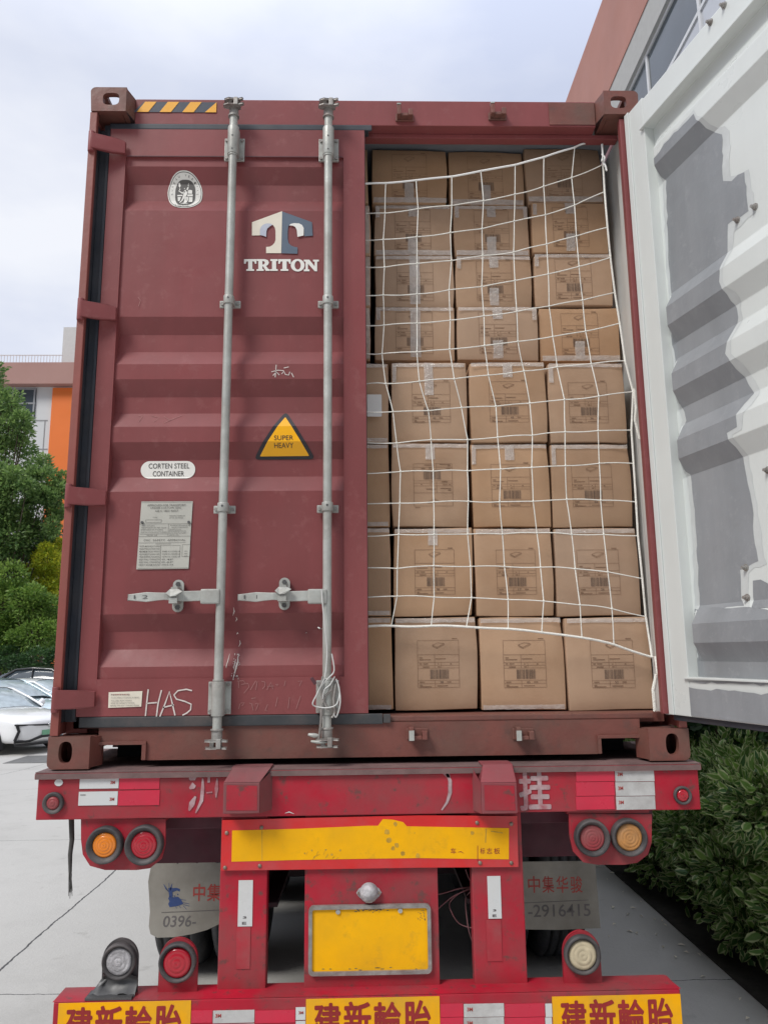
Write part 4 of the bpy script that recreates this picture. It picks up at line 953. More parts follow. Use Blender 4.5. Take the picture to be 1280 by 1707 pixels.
def tape(px0, py0, px1, py1, mn, par, Y=YT, nm='reflective_tape', marks=()):
    a, b_, c, d = quad(px0, py0, px1, py1, Y); mb = MB(); mb.use(mn); mb.box(a, b_, Y-.0008, Y+.0010, c, d)
    for (u, v, w_, h_, s_) in marks:
        mb.use('print_red' if s_ == '3M' else 'print_grey'); text(mb, s_, a+(b_-a)*u, a+(b_-a)*(u+w_), d-(d-c)*(v+h_), d-(d-c)*v, Y-.0016, .03)
    return mb.build(nm, None, par)
mk = [(.80, .32, .13, .26, '3M'), (.80, .62, .13, .2, '3M')]
tape(133, 1292, 198, 1315, 'tape_white', beam, marks=[(.79, .45, .12, .24, '3M'), (.04, .2, .14, .06, '-')])
tape(131, 1320, 196, 1343, 'tape_white', beam, marks=[(.80, .45, .12, .24, '3M'), (.04, .2, .14, .06, '-')])
tape(199, 1292, 266, 1316, 'tape_red', beam); tape(197, 1318, 266, 1343, 'tape_red', beam)
for k, (y0_, y1_) in enumerate(((1281, 1303), (1304, 1327), (1328, 1350))):
    tape(960, y0_, 1024, y1_, 'tape_red', beam); tape(1025+k, y0_, 1090+k, y1_, 'tape_white_worn', beam, marks=[(.06, .3, .13, .28, '3M')])
# brushed lettering
mb = MB()
def bs(pts, w_, taper=True): stroke(mb, [W(px, py, YT) for px, py in pts], w_, YT-.0006, taper)
for pts, w_ in (([(316, 1300), (322, 1295), (328, 1293)], .03), ([(316, 1315), (322, 1310), (326, 1312)], .025), ([(315, 1352), (320, 1340), (326, 1328)], .022), ([(338, 1298), (338, 1315), (336, 1335), (326, 1356)], .017), ([(344, 1292), (356, 1290)], .03), ([(348, 1290), (348, 1305)], .03), ([(344, 1322), (354, 1321)], .018), ([(362, 1298), (361, 1315), (360, 1330)], .014)): bs(pts, w_)
mb.build('painted_lettering', 'spray_white', beam); mb = MB()
bs([(734, 1286), (744, 1288), (750, 1302), (750, 1322), (745, 1338), (736, 1351)], .016); bs([(736, 1287), (746, 1292), (750, 1296)], .02); mb.build('painted_lettering', 'spray_white', beam); mb = MB()
a, b_, c, d = quad(866, 1286, 916, 1350, YT); bold(mb, "挂", a, b_, c, d, YT-.0006, .0035)
mb.build('painted_lettering', 'spray_white', beam)
mb = MB(); stroke(mb, [W(475, 1356, YT), W(482, 1354, YT), W(490, 1357, YT)], .004, YT-.001, True); a = W(98, 1305, YT); mb.poly(ell(a[0], a[1], .016, .013, 10), YT-.0012); mb.build('scuff', 'tape_white', beam)
# bracket plates
for pts in ([(135, 1366), (276, 1366), (276, 1408), (270, 1432), (250, 1448), (228, 1451), (175, 1451), (150, 1444), (138, 1425), (135, 1400)], [(948, 1358), (1086, 1358), (1086, 1405), (1080, 1425), (1062, 1439), (1040, 1442), (995, 1442), (972, 1438), (955, 1420), (949, 1395)]):
    mb = MB(); mb.poly([W(px, py, 0) for px, py in pts], 0, .006); mb.box(*( (Wx(135, 1400), Wx(276, 1400)) if pts[0][0] < 600 else (Wx(948, 1400), Wx(1086, 1400))), .006, .09, 1.195, 1.207); mb.build('lamp_bracket', 'trailer_red', tr, bevel=.001)
def lamp(px, py, R_, lens, frac=.66, Y=-.002, proud=.035, nm='tail_lamp', par=None, rings=4):
    x, z = W(px, py, Y-proud); r = R_
    root = MB().lathe((x, Y, z), [(r*.98, 0), (r, -proud*.5), (r*.96, -proud), (r*.88, -proud*1.05), (r*(frac+.06), -proud*.75), (r*frac, -proud*.55)], 44).build(nm, 'lamp_rubber', tr)
    pr = []; n = rings*8
    for i in range(n+1):
        t = i/n; pr.append((r*frac*(1-t)+1e-4, -proud*.55-.008*sqrt(max(0, 1-(1-t)**2))-.0016*abs(sin(pi*rings*t))))
    pr = [(r*frac, -proud*.4)]+pr
    mb = MB().lathe((x, Y, z), pr, 40); mb.build('lens', lens, root); return root
px2m = 1/1282*3.03
lamp(172, 1411, .066, 'lens_amber'); lamp(238, 1411, .070, 'lens_red', .68)
lamp(989, 1399, .066, 'lens_red_dusty', .70); lamp(1051, 1398, .067, 'lens_amber_dusty', .72)
lamp(87, 1340, .039, 'lens_red_dusty', .60, Y=by, proud=.016, nm='side_marker', rings=2); lamp(1139, 1327, .034, 'lens_red', .66, Y=by, proud=.014, nm='side_marker', rings=2)
# under the beam: marker board
Yb = -.016
mb = MB(); bp_ = [W(px, py, Yb) for px, py in ((370, 1368), (480, 1365), (700, 1360), (862, 1361), (864, 1446), (700, 1447), (520, 1450), (368, 1452))]
mb.poly(bp_, Yb, .004); board = mb.build('marker_board', 'bright_red', tr)
mb = MB(); mb.poly([W(px, py, Yb) for px, py in ((387, 1385), (500, 1382), (615, 1377), (630, 1377), (638, 1366), (655, 1367), (672, 1371), (678, 1378), (848, 1381), (848, 1433), (700, 1431), (610, 1432), (500, 1434), (386, 1437))], Yb-.0012, .001)
mb.build('reflective_panel', 'reflect_yellow', board)
mb = MB(); 
for s_, x0, x1 in (("车", 751, 760), ("标", 800, 808), ("志", 811, 820), ("板", 823, 833)):
    a, b_, c, d = quad(x0, 1414, x1, 1424, Yb); text(mb, s_, a, b_, c, d, Yb-.0018, .005)
stroke(mb, [W(763, 1421, Yb), W(768, 1420, Yb), W(773, 1423, Yb)], .003, Yb-.0018, True); stroke(mb, [W(796, 1410, Yb), W(796, 1436, Yb)], .008, Yb-.0018, True)
mb.build('lettering', 'letter_red', board)
mb = MB(); rs = random.Random(4)
for px, py, r in ((659, 1374, 3.5), (645, 1387, 4.5), (648, 1401, 5), (661, 1409, 4), (655, 1415, 3.5), (671, 1423, 4), (696, 1427, 4), (787, 1389, 3), (543, 1417, 1.6), (553, 1425, 2), (567, 1418, 1.8), (508, 1423, 1.5), (520, 1418, 1.5), (691, 1389, 1), (437, 1380, 2)):
    a = W(px, py, Yb); mb.poly([(a[0]+r*px2m*rs.uniform(.7, 1.1)*cos(t*.6283), a[1]+r*px2m*rs.uniform(.7, 1.1)*sin(t*.6283)) for t in range(10)], Yb-.0017)
stroke(mb, [W(437, 1384, Yb), W(437, 1436, Yb)], .0022, Yb-.0017); stroke(mb, [W(810, 1382, Yb), W(809, 1405, Yb)], .004, Yb-.0017); stroke(mb, [W(818, 1386, Yb), W(838, 1389, Yb)], .003, Yb-.0017)
for k in range(12): px, py = rs.uniform(505, 560), rs.uniform(1424, 1434); stroke(mb, [W(px, py, Yb), W(px+rs.uniform(2, 7), py-rs.uniform(2, 7), Yb)], .0012, Yb-.0017)
mb.build('grime', 'grime', board)
for px, py in ((378, 1389), (375, 1447), (433, 1444), (436, 1380), (795, 1372), (852, 1374), (852, 1439), (800, 1439)): a = W(px, py, Yb); MB().lathe((a[0], Yb, a[1]), [(.0075, 0), (.0072, -.003), (.004, -.0055), (.0001, -.006)], 12).build('bolt', 'bolt', board)
# posts and centre panel
for a, b_ in ((-.561, -.388), (.366, .558)):
    mb = MB(); mb.box(a, b_, 0, .06, .585, 1.207); po = mb.build('post', 'trailer_red', tr, bevel=.005)
    tape(*((397, 1468, 421, 1545) if a < 0 else (813, 1461, 835, 1532)), 'tape_white', po, Y=-.002, marks=[(.3, .9, .3, .06, 'E'), (.35, .78, .25, .05, '3')])
    tape(*((394, 1546, 417, 1616) if a < 0 else (811, 1534, 836, 1603)), 'tape_red_worn', po, Y=-.002)
mb = MB(); mb.box(-.250, .240, .0, .02, .585, 1.207); pan = mb.build('plate_panel', 'trailer_red', tr, bevel=.003)
a, b_, c, d = quad(514, 1510, 719, 1627, -.018); a2 = rrect(a, b_, c, d, .018, 5)
mb = MB(); fr_o = rrect(a, b_, c, d, .018, 5); fr_i = rrect(a+.013, b_-.013, c+.013, d-.013, .008, 5); mb.poly([fr_o, fr_i[::-1]], -.016, .015)
pl = mb.build('licence_plate_frame', 'galv_worn', pan, bevel=.003)
mb = MB(); mb.box(a+.010, b_-.010, -.008, -.002, c+.010, d-.010); mb.build('licence_plate', 'reflect_yellow', pan)
bolts([(a+(b_-a)*u, d-.022) for u in (.24, .75)], r=.0085, y=-.008, h=.006, mn='galvanised', par=pan, n=8)
mb = MB(); rs = random.Random(8)
for k in range(46):
    x_ = rs.gauss((a+b_)/2-.0, .03); z_ = d-.014-abs(rs.gauss(0, .005)); mb.poly(ell(x_, z_, rs.uniform(.0012, .004), rs.uniform(.0008, .0022), 7), -.0088)
for k in range(22): x_ = b_-.03+rs.uniform(-.02, .012); z_ = d-rs.uniform(.02, .06); mb.poly(ell(x_, z_, rs.uniform(.0008, .0018), rs.uniform(.0008, .002), 6), -.0088)
for k in range(10): x_ = rs.uniform(a+.03, b_-.03); z_ = c+rs.uniform(.014, .022); mb.poly(ell(x_, z_, rs.uniform(.002, .008), .0012, 7), -.0088)
mb.build('chipped_paint', 'decal_dark', pan)
x, z = W(615, 1492, -.03); mb = MB(); mb.lathe((x, 0, z), [(.034, 0), (.034, -.012), (.030, -.026), (.020, -.036), (.0001, -.04)], 24)
mb.poly([(x-.046, z), (x-.038, z+.012), (x, z+.034), (x+.038, z+.012), (x+.046, z), (x+.038, z-.012), (x+.01, z-.034), (x-.01, z-.034), (x-.038, z-.012)], -.010, .009)
mb.build('plate_lamp', 'lens_dirty', pan)
bolts([(x-.038, z), (x+.038, z)], r=.005, y=-.009, mn='bolt', par=pan, name='screw', n=8)
# bumper
u0_, u1_ = -1.116, 1.088; zt = .640; fz = .618
mb = MB(); mb.box(u0_+.004, u1_-.004, -.075, .045, .50, fz)
mb.add([(u0_, -.075, fz+.0005), (u1_, -.075, fz+.0005), (u1_-.015, .045, fz+.001), (u0_+.0, .045, fz+.001)], [(0, 1, 2, 3)])
bum = mb.build('bumper', 'trailer_red', tr, bevel=.006, seg=3)
Yf = -.0765
def sticker(px0, py0, px1, flip=0):
    a, b_ = Wx(px0, 1690, Yf), Wx(px1, 1690, Yf); d = Wz(py0, (px0+px1)/2, Yf); c = d-.145; mb = MB(); mb.use('sticker_yellow'); mb.box(a, b_, Yf-.0008, Yf+.001, c, d)
    mb.use('letter_red'); w4 = (b_-a-.05)/4; [bold(mb, ch, a+.030+w4*k, a+.030+w4*k+w4*.86, d-.132, d-.016+.003*(k % 2), Yf-.0016, .0030) for k, ch in enumerate("建新輪胎")]; return mb.build('advert_sticker', None, bum)
sticker(97, 1671, 318); sticker(510, 1664, 733); sticker(921, 1660, 1136)
for k in range(2):
    yy = 1685+k*23
    tape(355, yy, 424, yy+21, 'tape_white_worn', bum, Y=Yf, marks=[(.06, .25, .14, .3, '3M')]); tape(319, yy, 354, yy+21, 'tape_red', bum, Y=Yf); tape(425, yy, 492, yy+21, 'tape_red', bum, Y=Yf); tape(493, yy-5, 509, yy+16, 'tape_white', bum, Y=Yf, marks=[(.3, .3, .5, .25, '3M')])
    tape(734, yy-11, 772, yy+11, 'tape_red', bum, Y=Yf); tape(773, yy-11, 840, yy+11, 'tape_white_worn', bum, Y=Yf, marks=[(.08, .25, .14, .3, '3M')]); tape(841, yy-11, 908, yy+11, 'tape_red', bum, Y=Yf); tape(909, yy-11, 920, yy+11, 'tape_white', bum, Y=Yf)
# bumper lamps standing on brackets
def stand_lamp(px, py, mount, lens, dark):
    x, z = W(px, py, -.05); r = .063 if dark else .069
    mb = MB(); o = [(x-r, fz+.001)]+[(x-r*cos(pi*k/18), z+.008+r*sin(pi*k/18)*1.06) for k in range(19)]+[(x+r, fz+.001)]
    mb.poly(o, -.012, .010); root = mb.build('bumper_lamp', mount, tr, bevel=.001)
    MB().lathe((x, -.0125, z+.004), [(r*.96, 0), (r*.97, -.018), (r*.86, -.030), (r*.80, -.018), (r*.74, -.016)], 44).build('lamp_rim', 'lamp_rubber', root)
    pr = [(r*.745, -.012)]+[(r*.72*(1-t/24)+1e-4, -.016-.010*sqrt(max(0, 1-(1-t/24)**2))-.0018*abs(sin(pi*3*t/24))) for t in range(25)]
    MB().lathe((x, -.0125, z+.004), pr, 40).build('lens', lens, root); return x, z, root
x, z, rt = stand_lamp(195, 1610, 'lamp_rubber', 'lens_dirty', True)
mb = MB(); rs = random.Random(2); vs = []; n = 12
for j in range(6):
    for i in range(n+1): vs.append((x-.095+.16*i/n+(.01*j if i < 3 else 0), -.05+.034*sin(j*.5), fz+.008+.012*j+rs.uniform(-.004, .004)+.006*sin(i*.9)))
mb.add(vs, [(j*(n+1)+i, j*(n+1)+i+1, (j+1)*(n+1)+i+1, (j+1)*(n+1)+i) for j in range(5) for i in range(n)], True); mb.box(x-.100, x+.062, -.072, -.004, fz+.002, fz+.009); mb.build('crushed_mount', 'steel_dark', rt)
stand_lamp(293, 1612, 'trailer_red', 'lens_red', False); stand_lamp(974, 1599, 'trailer_red', 'lens_cream', False)
# frame behind
mb = MB(); mb.box(-.90, -.57, .30, .33, .972, 1.15); mb.box(.56, .86, .30, .33, .972, 1.15); mb.box(-1.1, 1.1, .12, .30, 1.14, 1.206); mb.build('cross_panel', 'trailer_dark', tr, bevel=.004)
for sg in (-1, 1):
    mb = MB(); c = sg*.43; mb.box(c-.07, c+.07, .1, 11.8, 1.188, 1.2045); mb.box(c-.07, c+.07, .1, 11.8, .86, .876); mb.box(c-.008, c+.008, .1, 11.8, .8765, 1.1875); mb.build('chassis_rail', 'chassis', tr)
mb = MB()
for y in (1.2, 2.6, 3.9, 5.3, 7.5, 9.5, 11.5): mb.box(-1.1, 1.1, y, y+.1, 1.06, 1.18)
mb.build('cross_beam', 'chassis', tr)
AX = (2.05, 3.36, 4.67)
for y in AX: MB().cyl((-1.2, y, .52), (1.2, y, .52), .07, 14).build('axle', 'chassis', tr)
mb = MB(); mb.box(-1.15, -.5, 5.7, 6.9, .38, 1.04); mb.box(.5, 1.15, 5.7, 6.9, .38, 1.04); mb.build('light_blocking_box', 'chassis', tr, bevel=.01)  # unseen boxes added to keep light out from under the trailer
MB().lathe((0, 6.2, .82), [(.2, -.12), (.45, -.13), (.51, -.08), (.51, .08), (.45, .13), (.2, .12)], 40, 'z').build('light_blocking_wheel', 'tyre', tr)  # added out of view to stop light coming through from the front
mb = MB()
for y in AX: mb.box(-1.2, -.62, y-.5, y+.5, 1.062, 1.09) if False else None
for sg in (-1, 1): mb.box(min(sg*.6, sg*1.22), max(sg*.6, sg*1.22), 1.45, 5.3, 1.085, 1.10)  # covers over the wheels, added to darken the underside
mb.build('light_blocking_guard', 'chassis', tr)
mb = MB()
mb.box(-.33, .33, 1.6, 5.2, .72, .80); mb.cyl((-.28, 1.0, .95), (-.28, 1.9, .95), .14, 18); mb.cyl((.25, 1.0, .92), (.25, 1.9, .92), .14, 18); mb.build('air_tank', 'chassis', tr)
def wheel(x, y, w_=.27, r=.515):
    h = w_/2; pr = [(r*.56, -h*.9), (r*.62, -h), (r*.86, -h*1.02), (r*.97, -h*.86), (r, -h*.72)]
    for g in (-.42, -.14, .14, .42): pr += [(r, h*(g-.05)*1.3), (r-.016, h*(g-.035)*1.3), (r-.016, h*(g+.035)*1.3), (r, h*(g+.05)*1.3)]
    pr += [(r, h*.72), (r*.97, h*.86), (r*.86, h*1.02), (r*.62, h), (r*.56, h*.9)]
    wv = MB().lathe((x, y, r), pr, 56, 'x').build('wheel', 'tyre', tr)
    MB().lathe((x, y, r), [(r*.575, -h*.88), (r*.5, -h*.6), (r*.45, 0), (r*.3, .02), (.001, .03)], 32, 'x').build('rim', 'rim', wv)
for y in AX:
    for x in (-1.085, -.765, .765, 1.085): wheel(x, y)
for sg in (-1, 1):
    mb = MB(); mb.box(sg*.9-.05, sg*.9+.05, 9.3, 9.4, .25, 1.18); mb.box(sg*.9-.13, sg*.9+.13, 9.22, 9.48, 0, .03); mb.cyl((sg*.9, 9.35, .03), (sg*.9, 9.35, .3), .035, 10); mb.build('landing_leg', 'chassis', tr)
# mud flaps
Ym = .9
def flap(pix, bend):
    pts = [W(px, py, Ym) for px, py in pix]; mb = MB(); mb.poly(pts, Ym, .006)
    return mb
L_ = [(247, 1470), (253, 1437), (262, 1433), (275, 1438), (285, 1436), (296, 1441), (303, 1436), (318, 1436), (328, 1440), (340, 1437), (352, 1436), (362, 1440), (380, 1436), (420, 1438), (436, 1437), (436, 1518), (420, 1525), (364, 1542), (345, 1551), (320, 1558), (290, 1563), (262, 1564), (251, 1558), (248, 1545), (250, 1520)]
fl = flap(L_, 1).build('mudflap', 'mudflap', tr, bevel=0); fl['label'] = 'grey mudflap with its lower edge bent up'
R_ = [(802, 1438), (992, 1436), (993, 1455), (997, 1500), (1001, 1548), (930, 1551), (802, 1549)]
fr = flap(R_, 0).build('mudflap', 'mudflap', tr)
Yw = Ym-.001
mb = MB()
for s_, x0, x1, y0_, y1_ in (("中", 322, 342, 1474, 1503), ("集", 345, 369, 1474, 1503), ("华", 376, 398, 1474, 1502), ("骏", 402, 424, 1474, 1502)):
    a, b_, c, d = quad(x0, y0_, x1, y1_, Yw); text(mb, s_, a, b_, c, d, Yw, .012)
mb.build('lettering', 'print_red', fl)
mb = MB(); a, b_, c, d = quad(271, 1527, 326, 1546, Yw); text(mb, "0396-", a, b_, c, d, Yw, .008, slant=.12); stroke(mb, [W(269, 1522, Yw), W(340, 1519, Yw), W(430, 1516, Yw)], .0028, Yw); mb.build('phone_number', 'print_grey', fl)
mb = MB()
def e_(u, v): return W(240+u/9.143, 1420+v/9.143, Yw)
def ep(*pts): mb.poly([e_(*p) for p in pts], Yw)
ep((370, 560), (430, 550), (440, 690), (385, 690)); ep((430, 560), (500, 555), (550, 575), (545, 610), (500, 595), (440, 620))
ep((385, 680), (450, 700), (520, 690), (570, 740), (600, 800), (520, 830), (390, 850), (370, 800), (390, 760), (370, 720))
for pts in ([(300, 500), (340, 570), (380, 620)], [(330, 560), (375, 610)], [(430, 490), (410, 550), (400, 600)], [(380, 480), (385, 560)], [(560, 730), (640, 745)], [(590, 780), (690, 800)], [(600, 810), (695, 835)], [(480, 840), (500, 870)], [(540, 830), (560, 865)], [(600, 830), (650, 885)]): stroke(mb, [e_(*p) for p in pts], .006, Yw, True)
for u, v in ((465, 680), (515, 655), (490, 700)): a = e_(u, v); mb.poly(ell(a[0], a[1], .0035, .003, 8), Yw-.0003)
mb.build('emblem', 'print_blue', fl)
mb = MB()
for k, ch in enumerate("中集华骏"):
    x0 = 880+k*23.5; a, b_, c, d = quad(x0, 1461, x0+20, 1489, Yw); text(mb, ch, a, b_, c, d, Yw, .006)
mb.build('lettering', 'print_red', fr)
mb = MB(); a, b_, c, d = quad(880, 1508, 984, 1529, Yw); text(mb, "-2916415", a, b_, c, d, Yw, .008); stroke(mb, [W(872, 1506, Yw), W(981, 1501, Yw)], .003, Yw); mb.build('phone_number', 'print_grey', fr)
# wires
mb = MB()
for s_ in ([(728, 1492), (745, 1488), (765, 1482), (787, 1479)], [(728, 1518), (742, 1505), (760, 1492), (787, 1482)], [(787, 1548), (765, 1540), (752, 1520), (750, 1505), (765, 1490), (787, 1480)], [(787, 1485), (776, 1500), (780, 1545), (787, 1570)], [(776, 1450), (782, 1466), (788, 1472)]):
    P_ = [at(px, py, .12+.03*(k % 2)) for k, (px, py) in enumerate(s_)]; sm = []
    for i in range(len(P_)-1):
        p0, p1, p2, p3 = P_[max(i-1, 0)], P_[i], P_[i+1], P_[min(i+2, len(P_)-1)]
        for t in (0, .25, .5, .75): sm.append(.5*((2*p1)+(p2-p0)*t+(2*p0-5*p1+4*p2-p3)*t*t+(3*p1-p0-3*p2+p3)*t**3))
    sm.append(P_[-1]); mb.tube(sm, .0022, 6)
mb.build('wire', 'wire_pink', tr)
# hanging frayed strap
mb = MB(); rs = random.Random(6)
mb.tube([at(119, 1364, .03), at(120, 1400, .03), at(117, 1425, .035), at(117, 1455, .03)], [.010, .009, .008, .006], 6)
for k in range(9):
    x_ = 117+rs.uniform(-3, 3); mb.tube([at(117, 1425+rs.uniform(0, 20), .03), at(x_, 1460, .03+rs.uniform(-.01, .01)), at(x_+rs.uniform(-4, 3), 1485+rs.uniform(0, 18), .03)], [.004, .003, .001], 5)
o = mb.build('frayed_strap', 'strap_dark'); tag(o, 'frayed dark strap end hanging below the left end of the red beam', 'strap')

# ================================================================== GROUND
def sm(t): t = max(0, min(1, t)); return t*t*(3-2*t)
def gz(x, y): return -.35*sm((y-6)/8)*sm((-2-x)/3.5)
xs = [-400, -150, -60, -30, -20]+[-14+i*.75 for i in range(17)]+[0, 3, 8, 20, 60, 150, 400]
ys = [-200, -50, -10, 0, 3]+[5+i*.75 for i in range(15)]+[18, 25, 40, 80, 200, 500]
mb = MB(); mb.add([(x, y, gz(x, y)) for y in ys for x in xs], [(j*len(xs)+i, j*len(xs)+i+1, (j+1)*len(xs)+i+1, (j+1)*len(xs)+i) for j in range(len(ys)-1) for i in range(len(xs)-1)], True)
g = mb.build('ground', 'concrete'); tag(g, kind='structure')
d0 = atz(62, 1265, -.33); mb = MB(); mb.box(d0.x-.45, d0.x+.5, d0.y-.6, d0.y+.6, gz(d0.x, d0.y)-.02, gz(d0.x, d0.y)+.012); o = mb.build('drain_cover', 'drain'); tag(o, 'dark drain cover in the concrete in front of the white car', 'drain cover')
# planting bed on the right
mb = MB(); mb.box(2.0, 5.9, -1, 26, -.02, .012); o = mb.build('planting_bed', 'shaded_soil'); tag(o, kind='structure')

# ================================================================== PLANTS
def leafmesh(name, pts, size, near=False, seedv=1, droop=.3, asp=.45):
    """pts: list of (position, outward direction, rnd)"""
    rr = random.Random(seedv); V = []; F = []; U = []; RN_ = []
    for p, d, rv in pts:
        s_ = size*rr.choice((.55, .75, .9, 1, 1.15, 1.4))*rr.uniform(.85, 1.1); t = (d+Vector((rr.uniform(-1, 1), rr.uniform(-1, 1), rr.uniform(-.7, .9)))*.8).normalized()
        sd__ = t.cross(Vector((rr.uniform(-1, 1), rr.uniform(-1, 1), rr.uniform(-1, 1)))).normalized(); nm = t.cross(sd__); o = len(V); w_ = s_*asp*.5
        if near:
            V += [p, p+t*s_*.3-sd__*w_*.9+nm*s_*.06, p+t*s_*.7-sd__*w_*.85+nm*s_*.06, p+t*s_-nm*s_*.05, p+t*s_*.7+sd__*w_*.85+nm*s_*.06, p+t*s_*.3+sd__*w_*.9+nm*s_*.06]
            F += [(o, o+1, o+2, o+3), (o, o+3, o+4, o+5)]; U += [(.35, 0), (0, .3), (0, .7), (.12, 1), (.65, 0), (.88, 1), (1, .7), (1, .3)]; RN_ += [rv, rv]
        else:
            V += [p, p+t*s_*.5-sd__*w_, p+t*s_, p+t*s_*.5+sd__*w_]; F += [(o, o+1, o+2, o+3)]; RN_ += [rv]
    me = bpy.data.meshes.new(name); me.from_pydata(V, [], F); a = me.attributes.new('rnd', 'FLOAT', 'FACE'); a.data.foreach_set('value', RN_)
    if near:
        uv = me.uv_layers.new(name='UVMap'); uv.data.foreach_set('uv', [c for u in U for c in u])
    return me
def blob_pts(blobs, n, seedv, shell=.55):
    rr = random.Random(seedv); tot = sum(b_[1]**2 for b_ in blobs); out = []
    for c, r, sq in blobs:
        k = int(n*r*r/tot); br = rr.uniform(-.15, .15)
        for _ in range(k):
            d = Vector((rr.gauss(0, 1), rr.gauss(0, 1), rr.gauss(0, 1))).normalized(); q_ = r*(shell+(1-shell)*rr.random()**.6)
            q_ *= 1+.4*noise.noise(d*2.9+c*.7)+.2*noise.noise(d*7+c)
            out.append((Vector(c)+Vector((d.x*q_, d.y*q_, d.z*q_*sq)), d, min(1, max(0, rr.gauss(.42+br+.18*d.z, .3)))))
    return out
def plant(name, label, cat, base, blobs, n, size, lm, group, near=False, seedv=1, trunk=None, limbs=(), asp=.45, crown='crown'):
    root = empty(name, base, label, cat, group)
    me = leafmesh(crown, blob_pts([(Vector(b_[0]), b_[1], b_[2]) for b_ in blobs], n, seedv), size, near, seedv, asp=asp); me.materials.append(M[lm])
    o = bpy.data.objects.new(crown, me); COL.objects.link(o); o.parent = root; WL[o.name] = Vector(base)
    mb = MB()
    if trunk:
        r, h = trunk; mb.tube([Vector(base)+Vector((.1*sin(k), .1*cos(k*1.7), h*k/5)) for k in range(6)], [r*(1-.13*k) for k in range(6)], 9)
    for c, rad, sq in blobs[:14]:
        h = (trunk[1]*.5 if trunk else .05); p0 = Vector(base)+Vector((0, 0, h*random.uniform(.5, 1.5) if trunk else .0)); p1 = Vector(base)+Vector(c); mid = p0.lerp(p1, .5)+Vector((random.uniform(-.1, .1), random.uniform(-.1, .1), .1))*rad
        rr_ = (trunk[0]*.3 if trunk else .010); mb.tube([p0, mid, p1], [rr_, rr_*.7, rr_*.3], 5)
    mb.build('trunk' if trunk else 'stem', 'bark', root); return root
# left trees
def zat(px, py, Y): p = at(px, py, Y); return p.x, p.z
def crown_from(pix, Y, bx, bz):
    out = []
    for px, py, rpx in pix:
        p = at(px, py, Y); rm = rpx*Y/1282*1.14; dy = random.uniform(-.6, .6); out.append(((p.x-bx, dy, p.z-bz), rm*.88, .85))
        for _ in range(3): a = random.uniform(0, 6.28); out.append(((p.x-bx+rm*.75*cos(a), dy+random.uniform(-.5, .1)*rm, p.z-bz+rm*.7*sin(a)), rm*random.uniform(.28, .5), .8))
    return out
G_T = 'trees beside the car park'
t1 = crown_from([(5, 690, 45), (30, 720, 32), (-30, 700, 60), (15, 760, 42), (-40, 800, 70), (-60, 640, 60), (-100, 740, 90)], 29, -15.5, -.35)
plant('tree', 'tall dark green tree with a rounded top below the grey window', 'tree', (-15.5, 29, -.35), t1, 36000, .16, 'leaf_dark', G_T, seedv=3, trunk=(.2, 8.5))
t2 = crown_from([(70, 800, 32), (30, 830, 45), (-10, 860, 50), (60, 850, 38), (85, 830, 18), (20, 900, 48), (50, 900, 34), (-40, 900, 60), (92, 880, 16), (94, 795, 15), (99, 822, 14), (56, 775, 22), (100, 850, 13), (0, 800, 40)], 27, -14, -.35)
plant('tree', 'broad mid green tree in front of the orange wall panel', 'tree', (-14, 27, -.35), t2, 44000, .14, 'leaf_dark', G_T, seedv=4, trunk=(.16, 5.5))
t3 = crown_from([(88, 935, 24), (60, 960, 26), (95, 960, 22), (100, 915, 16), (75, 985, 24)], 27.5, -12.6, -.35)
plant('tree', 'small yellow green tree next to the container edge', 'tree', (-12.6, 27.5, -.35), t3, 15000, .11, 'leaf_yellow', G_T, seedv=5, trunk=(.1, 3.5))
t4 = crown_from([(20, 960, 30), (50, 1010, 34), (80, 1020, 32), (30, 1050, 40), (70, 1060, 36), (95, 1040, 20), (-10, 1020, 50), (0, 1080, 40)], 26, -12.4, -.35)
plant('tree', 'low dark leafy tree above the parked cars', 'tree', (-12.4, 26, -.35), t4, 28000, .13, 'leaf_mid', G_T, seedv=6, trunk=(.1, 2.5))
t5 = crown_from([(10, 1100, 22), (40, 1105, 18), (70, 1100, 24), (100, 1100, 20), (-25, 1100, 30), (-60, 1100, 30)], 25, -12.4, -.35)
plant('shrub', 'clipped dark shrub row directly behind the parked cars', 'shrub', (-12.4, 25, -.35), t5, 12000, .09, 'leaf_bush', G_T, seedv=7)
t6 = crown_from([(-40, 900, 90), (60, 980, 80), (140, 950, 70), (20, 1060, 80), (120, 1060, 60), (-60, 1040, 90)], 33, -17, -.35)
plant('tree', 'dark mass of a tree filling the gaps behind the others', 'tree', (-17, 33, -.35), t6, 26000, .22, 'leaf_bush', G_T, seedv=8, trunk=(.2, 4))
# hedge on the right
def bush_blobs(seedv, r=.34, h=1.08, k=18):
    rr = random.Random(seedv); return [((rr.uniform(-.30, .26), rr.uniform(-.38, .38), h*(.12+.84*i/k)+rr.uniform(-.07, .07)), r*rr.uniform(.38, .85), .85) for i in range(k)]
protos = []
spots = [(2.42, .95), (2.42, 1.6), (2.38, 2.25), (2.44, 2.95), (2.42, 3.65), (2.46, 4.4), (2.44, 5.2), (2.5, 6.0), (2.5, 6.9), (2.56, 7.8)]
GL = 'variegated shrubs in the planting bed'
names = ['nearest variegated cream edged shrub, at the right border beside the bumper end', 'second variegated shrub back from the nearest, cream edged leaves low over the bed edge', 'third variegated shrub from the front, right of the amber lamp', 'fourth variegated shrub from the front, below the opened white door', 'fifth variegated shrub from the front, right of the red beam end', 'sixth variegated shrub from the front, just past the beam end', 'seventh variegated shrub from the front', 'eighth variegated shrub from the front', 'ninth variegated shrub from the front, small with distance', 'farthest variegated shrub, seen beside the lower corner casting']
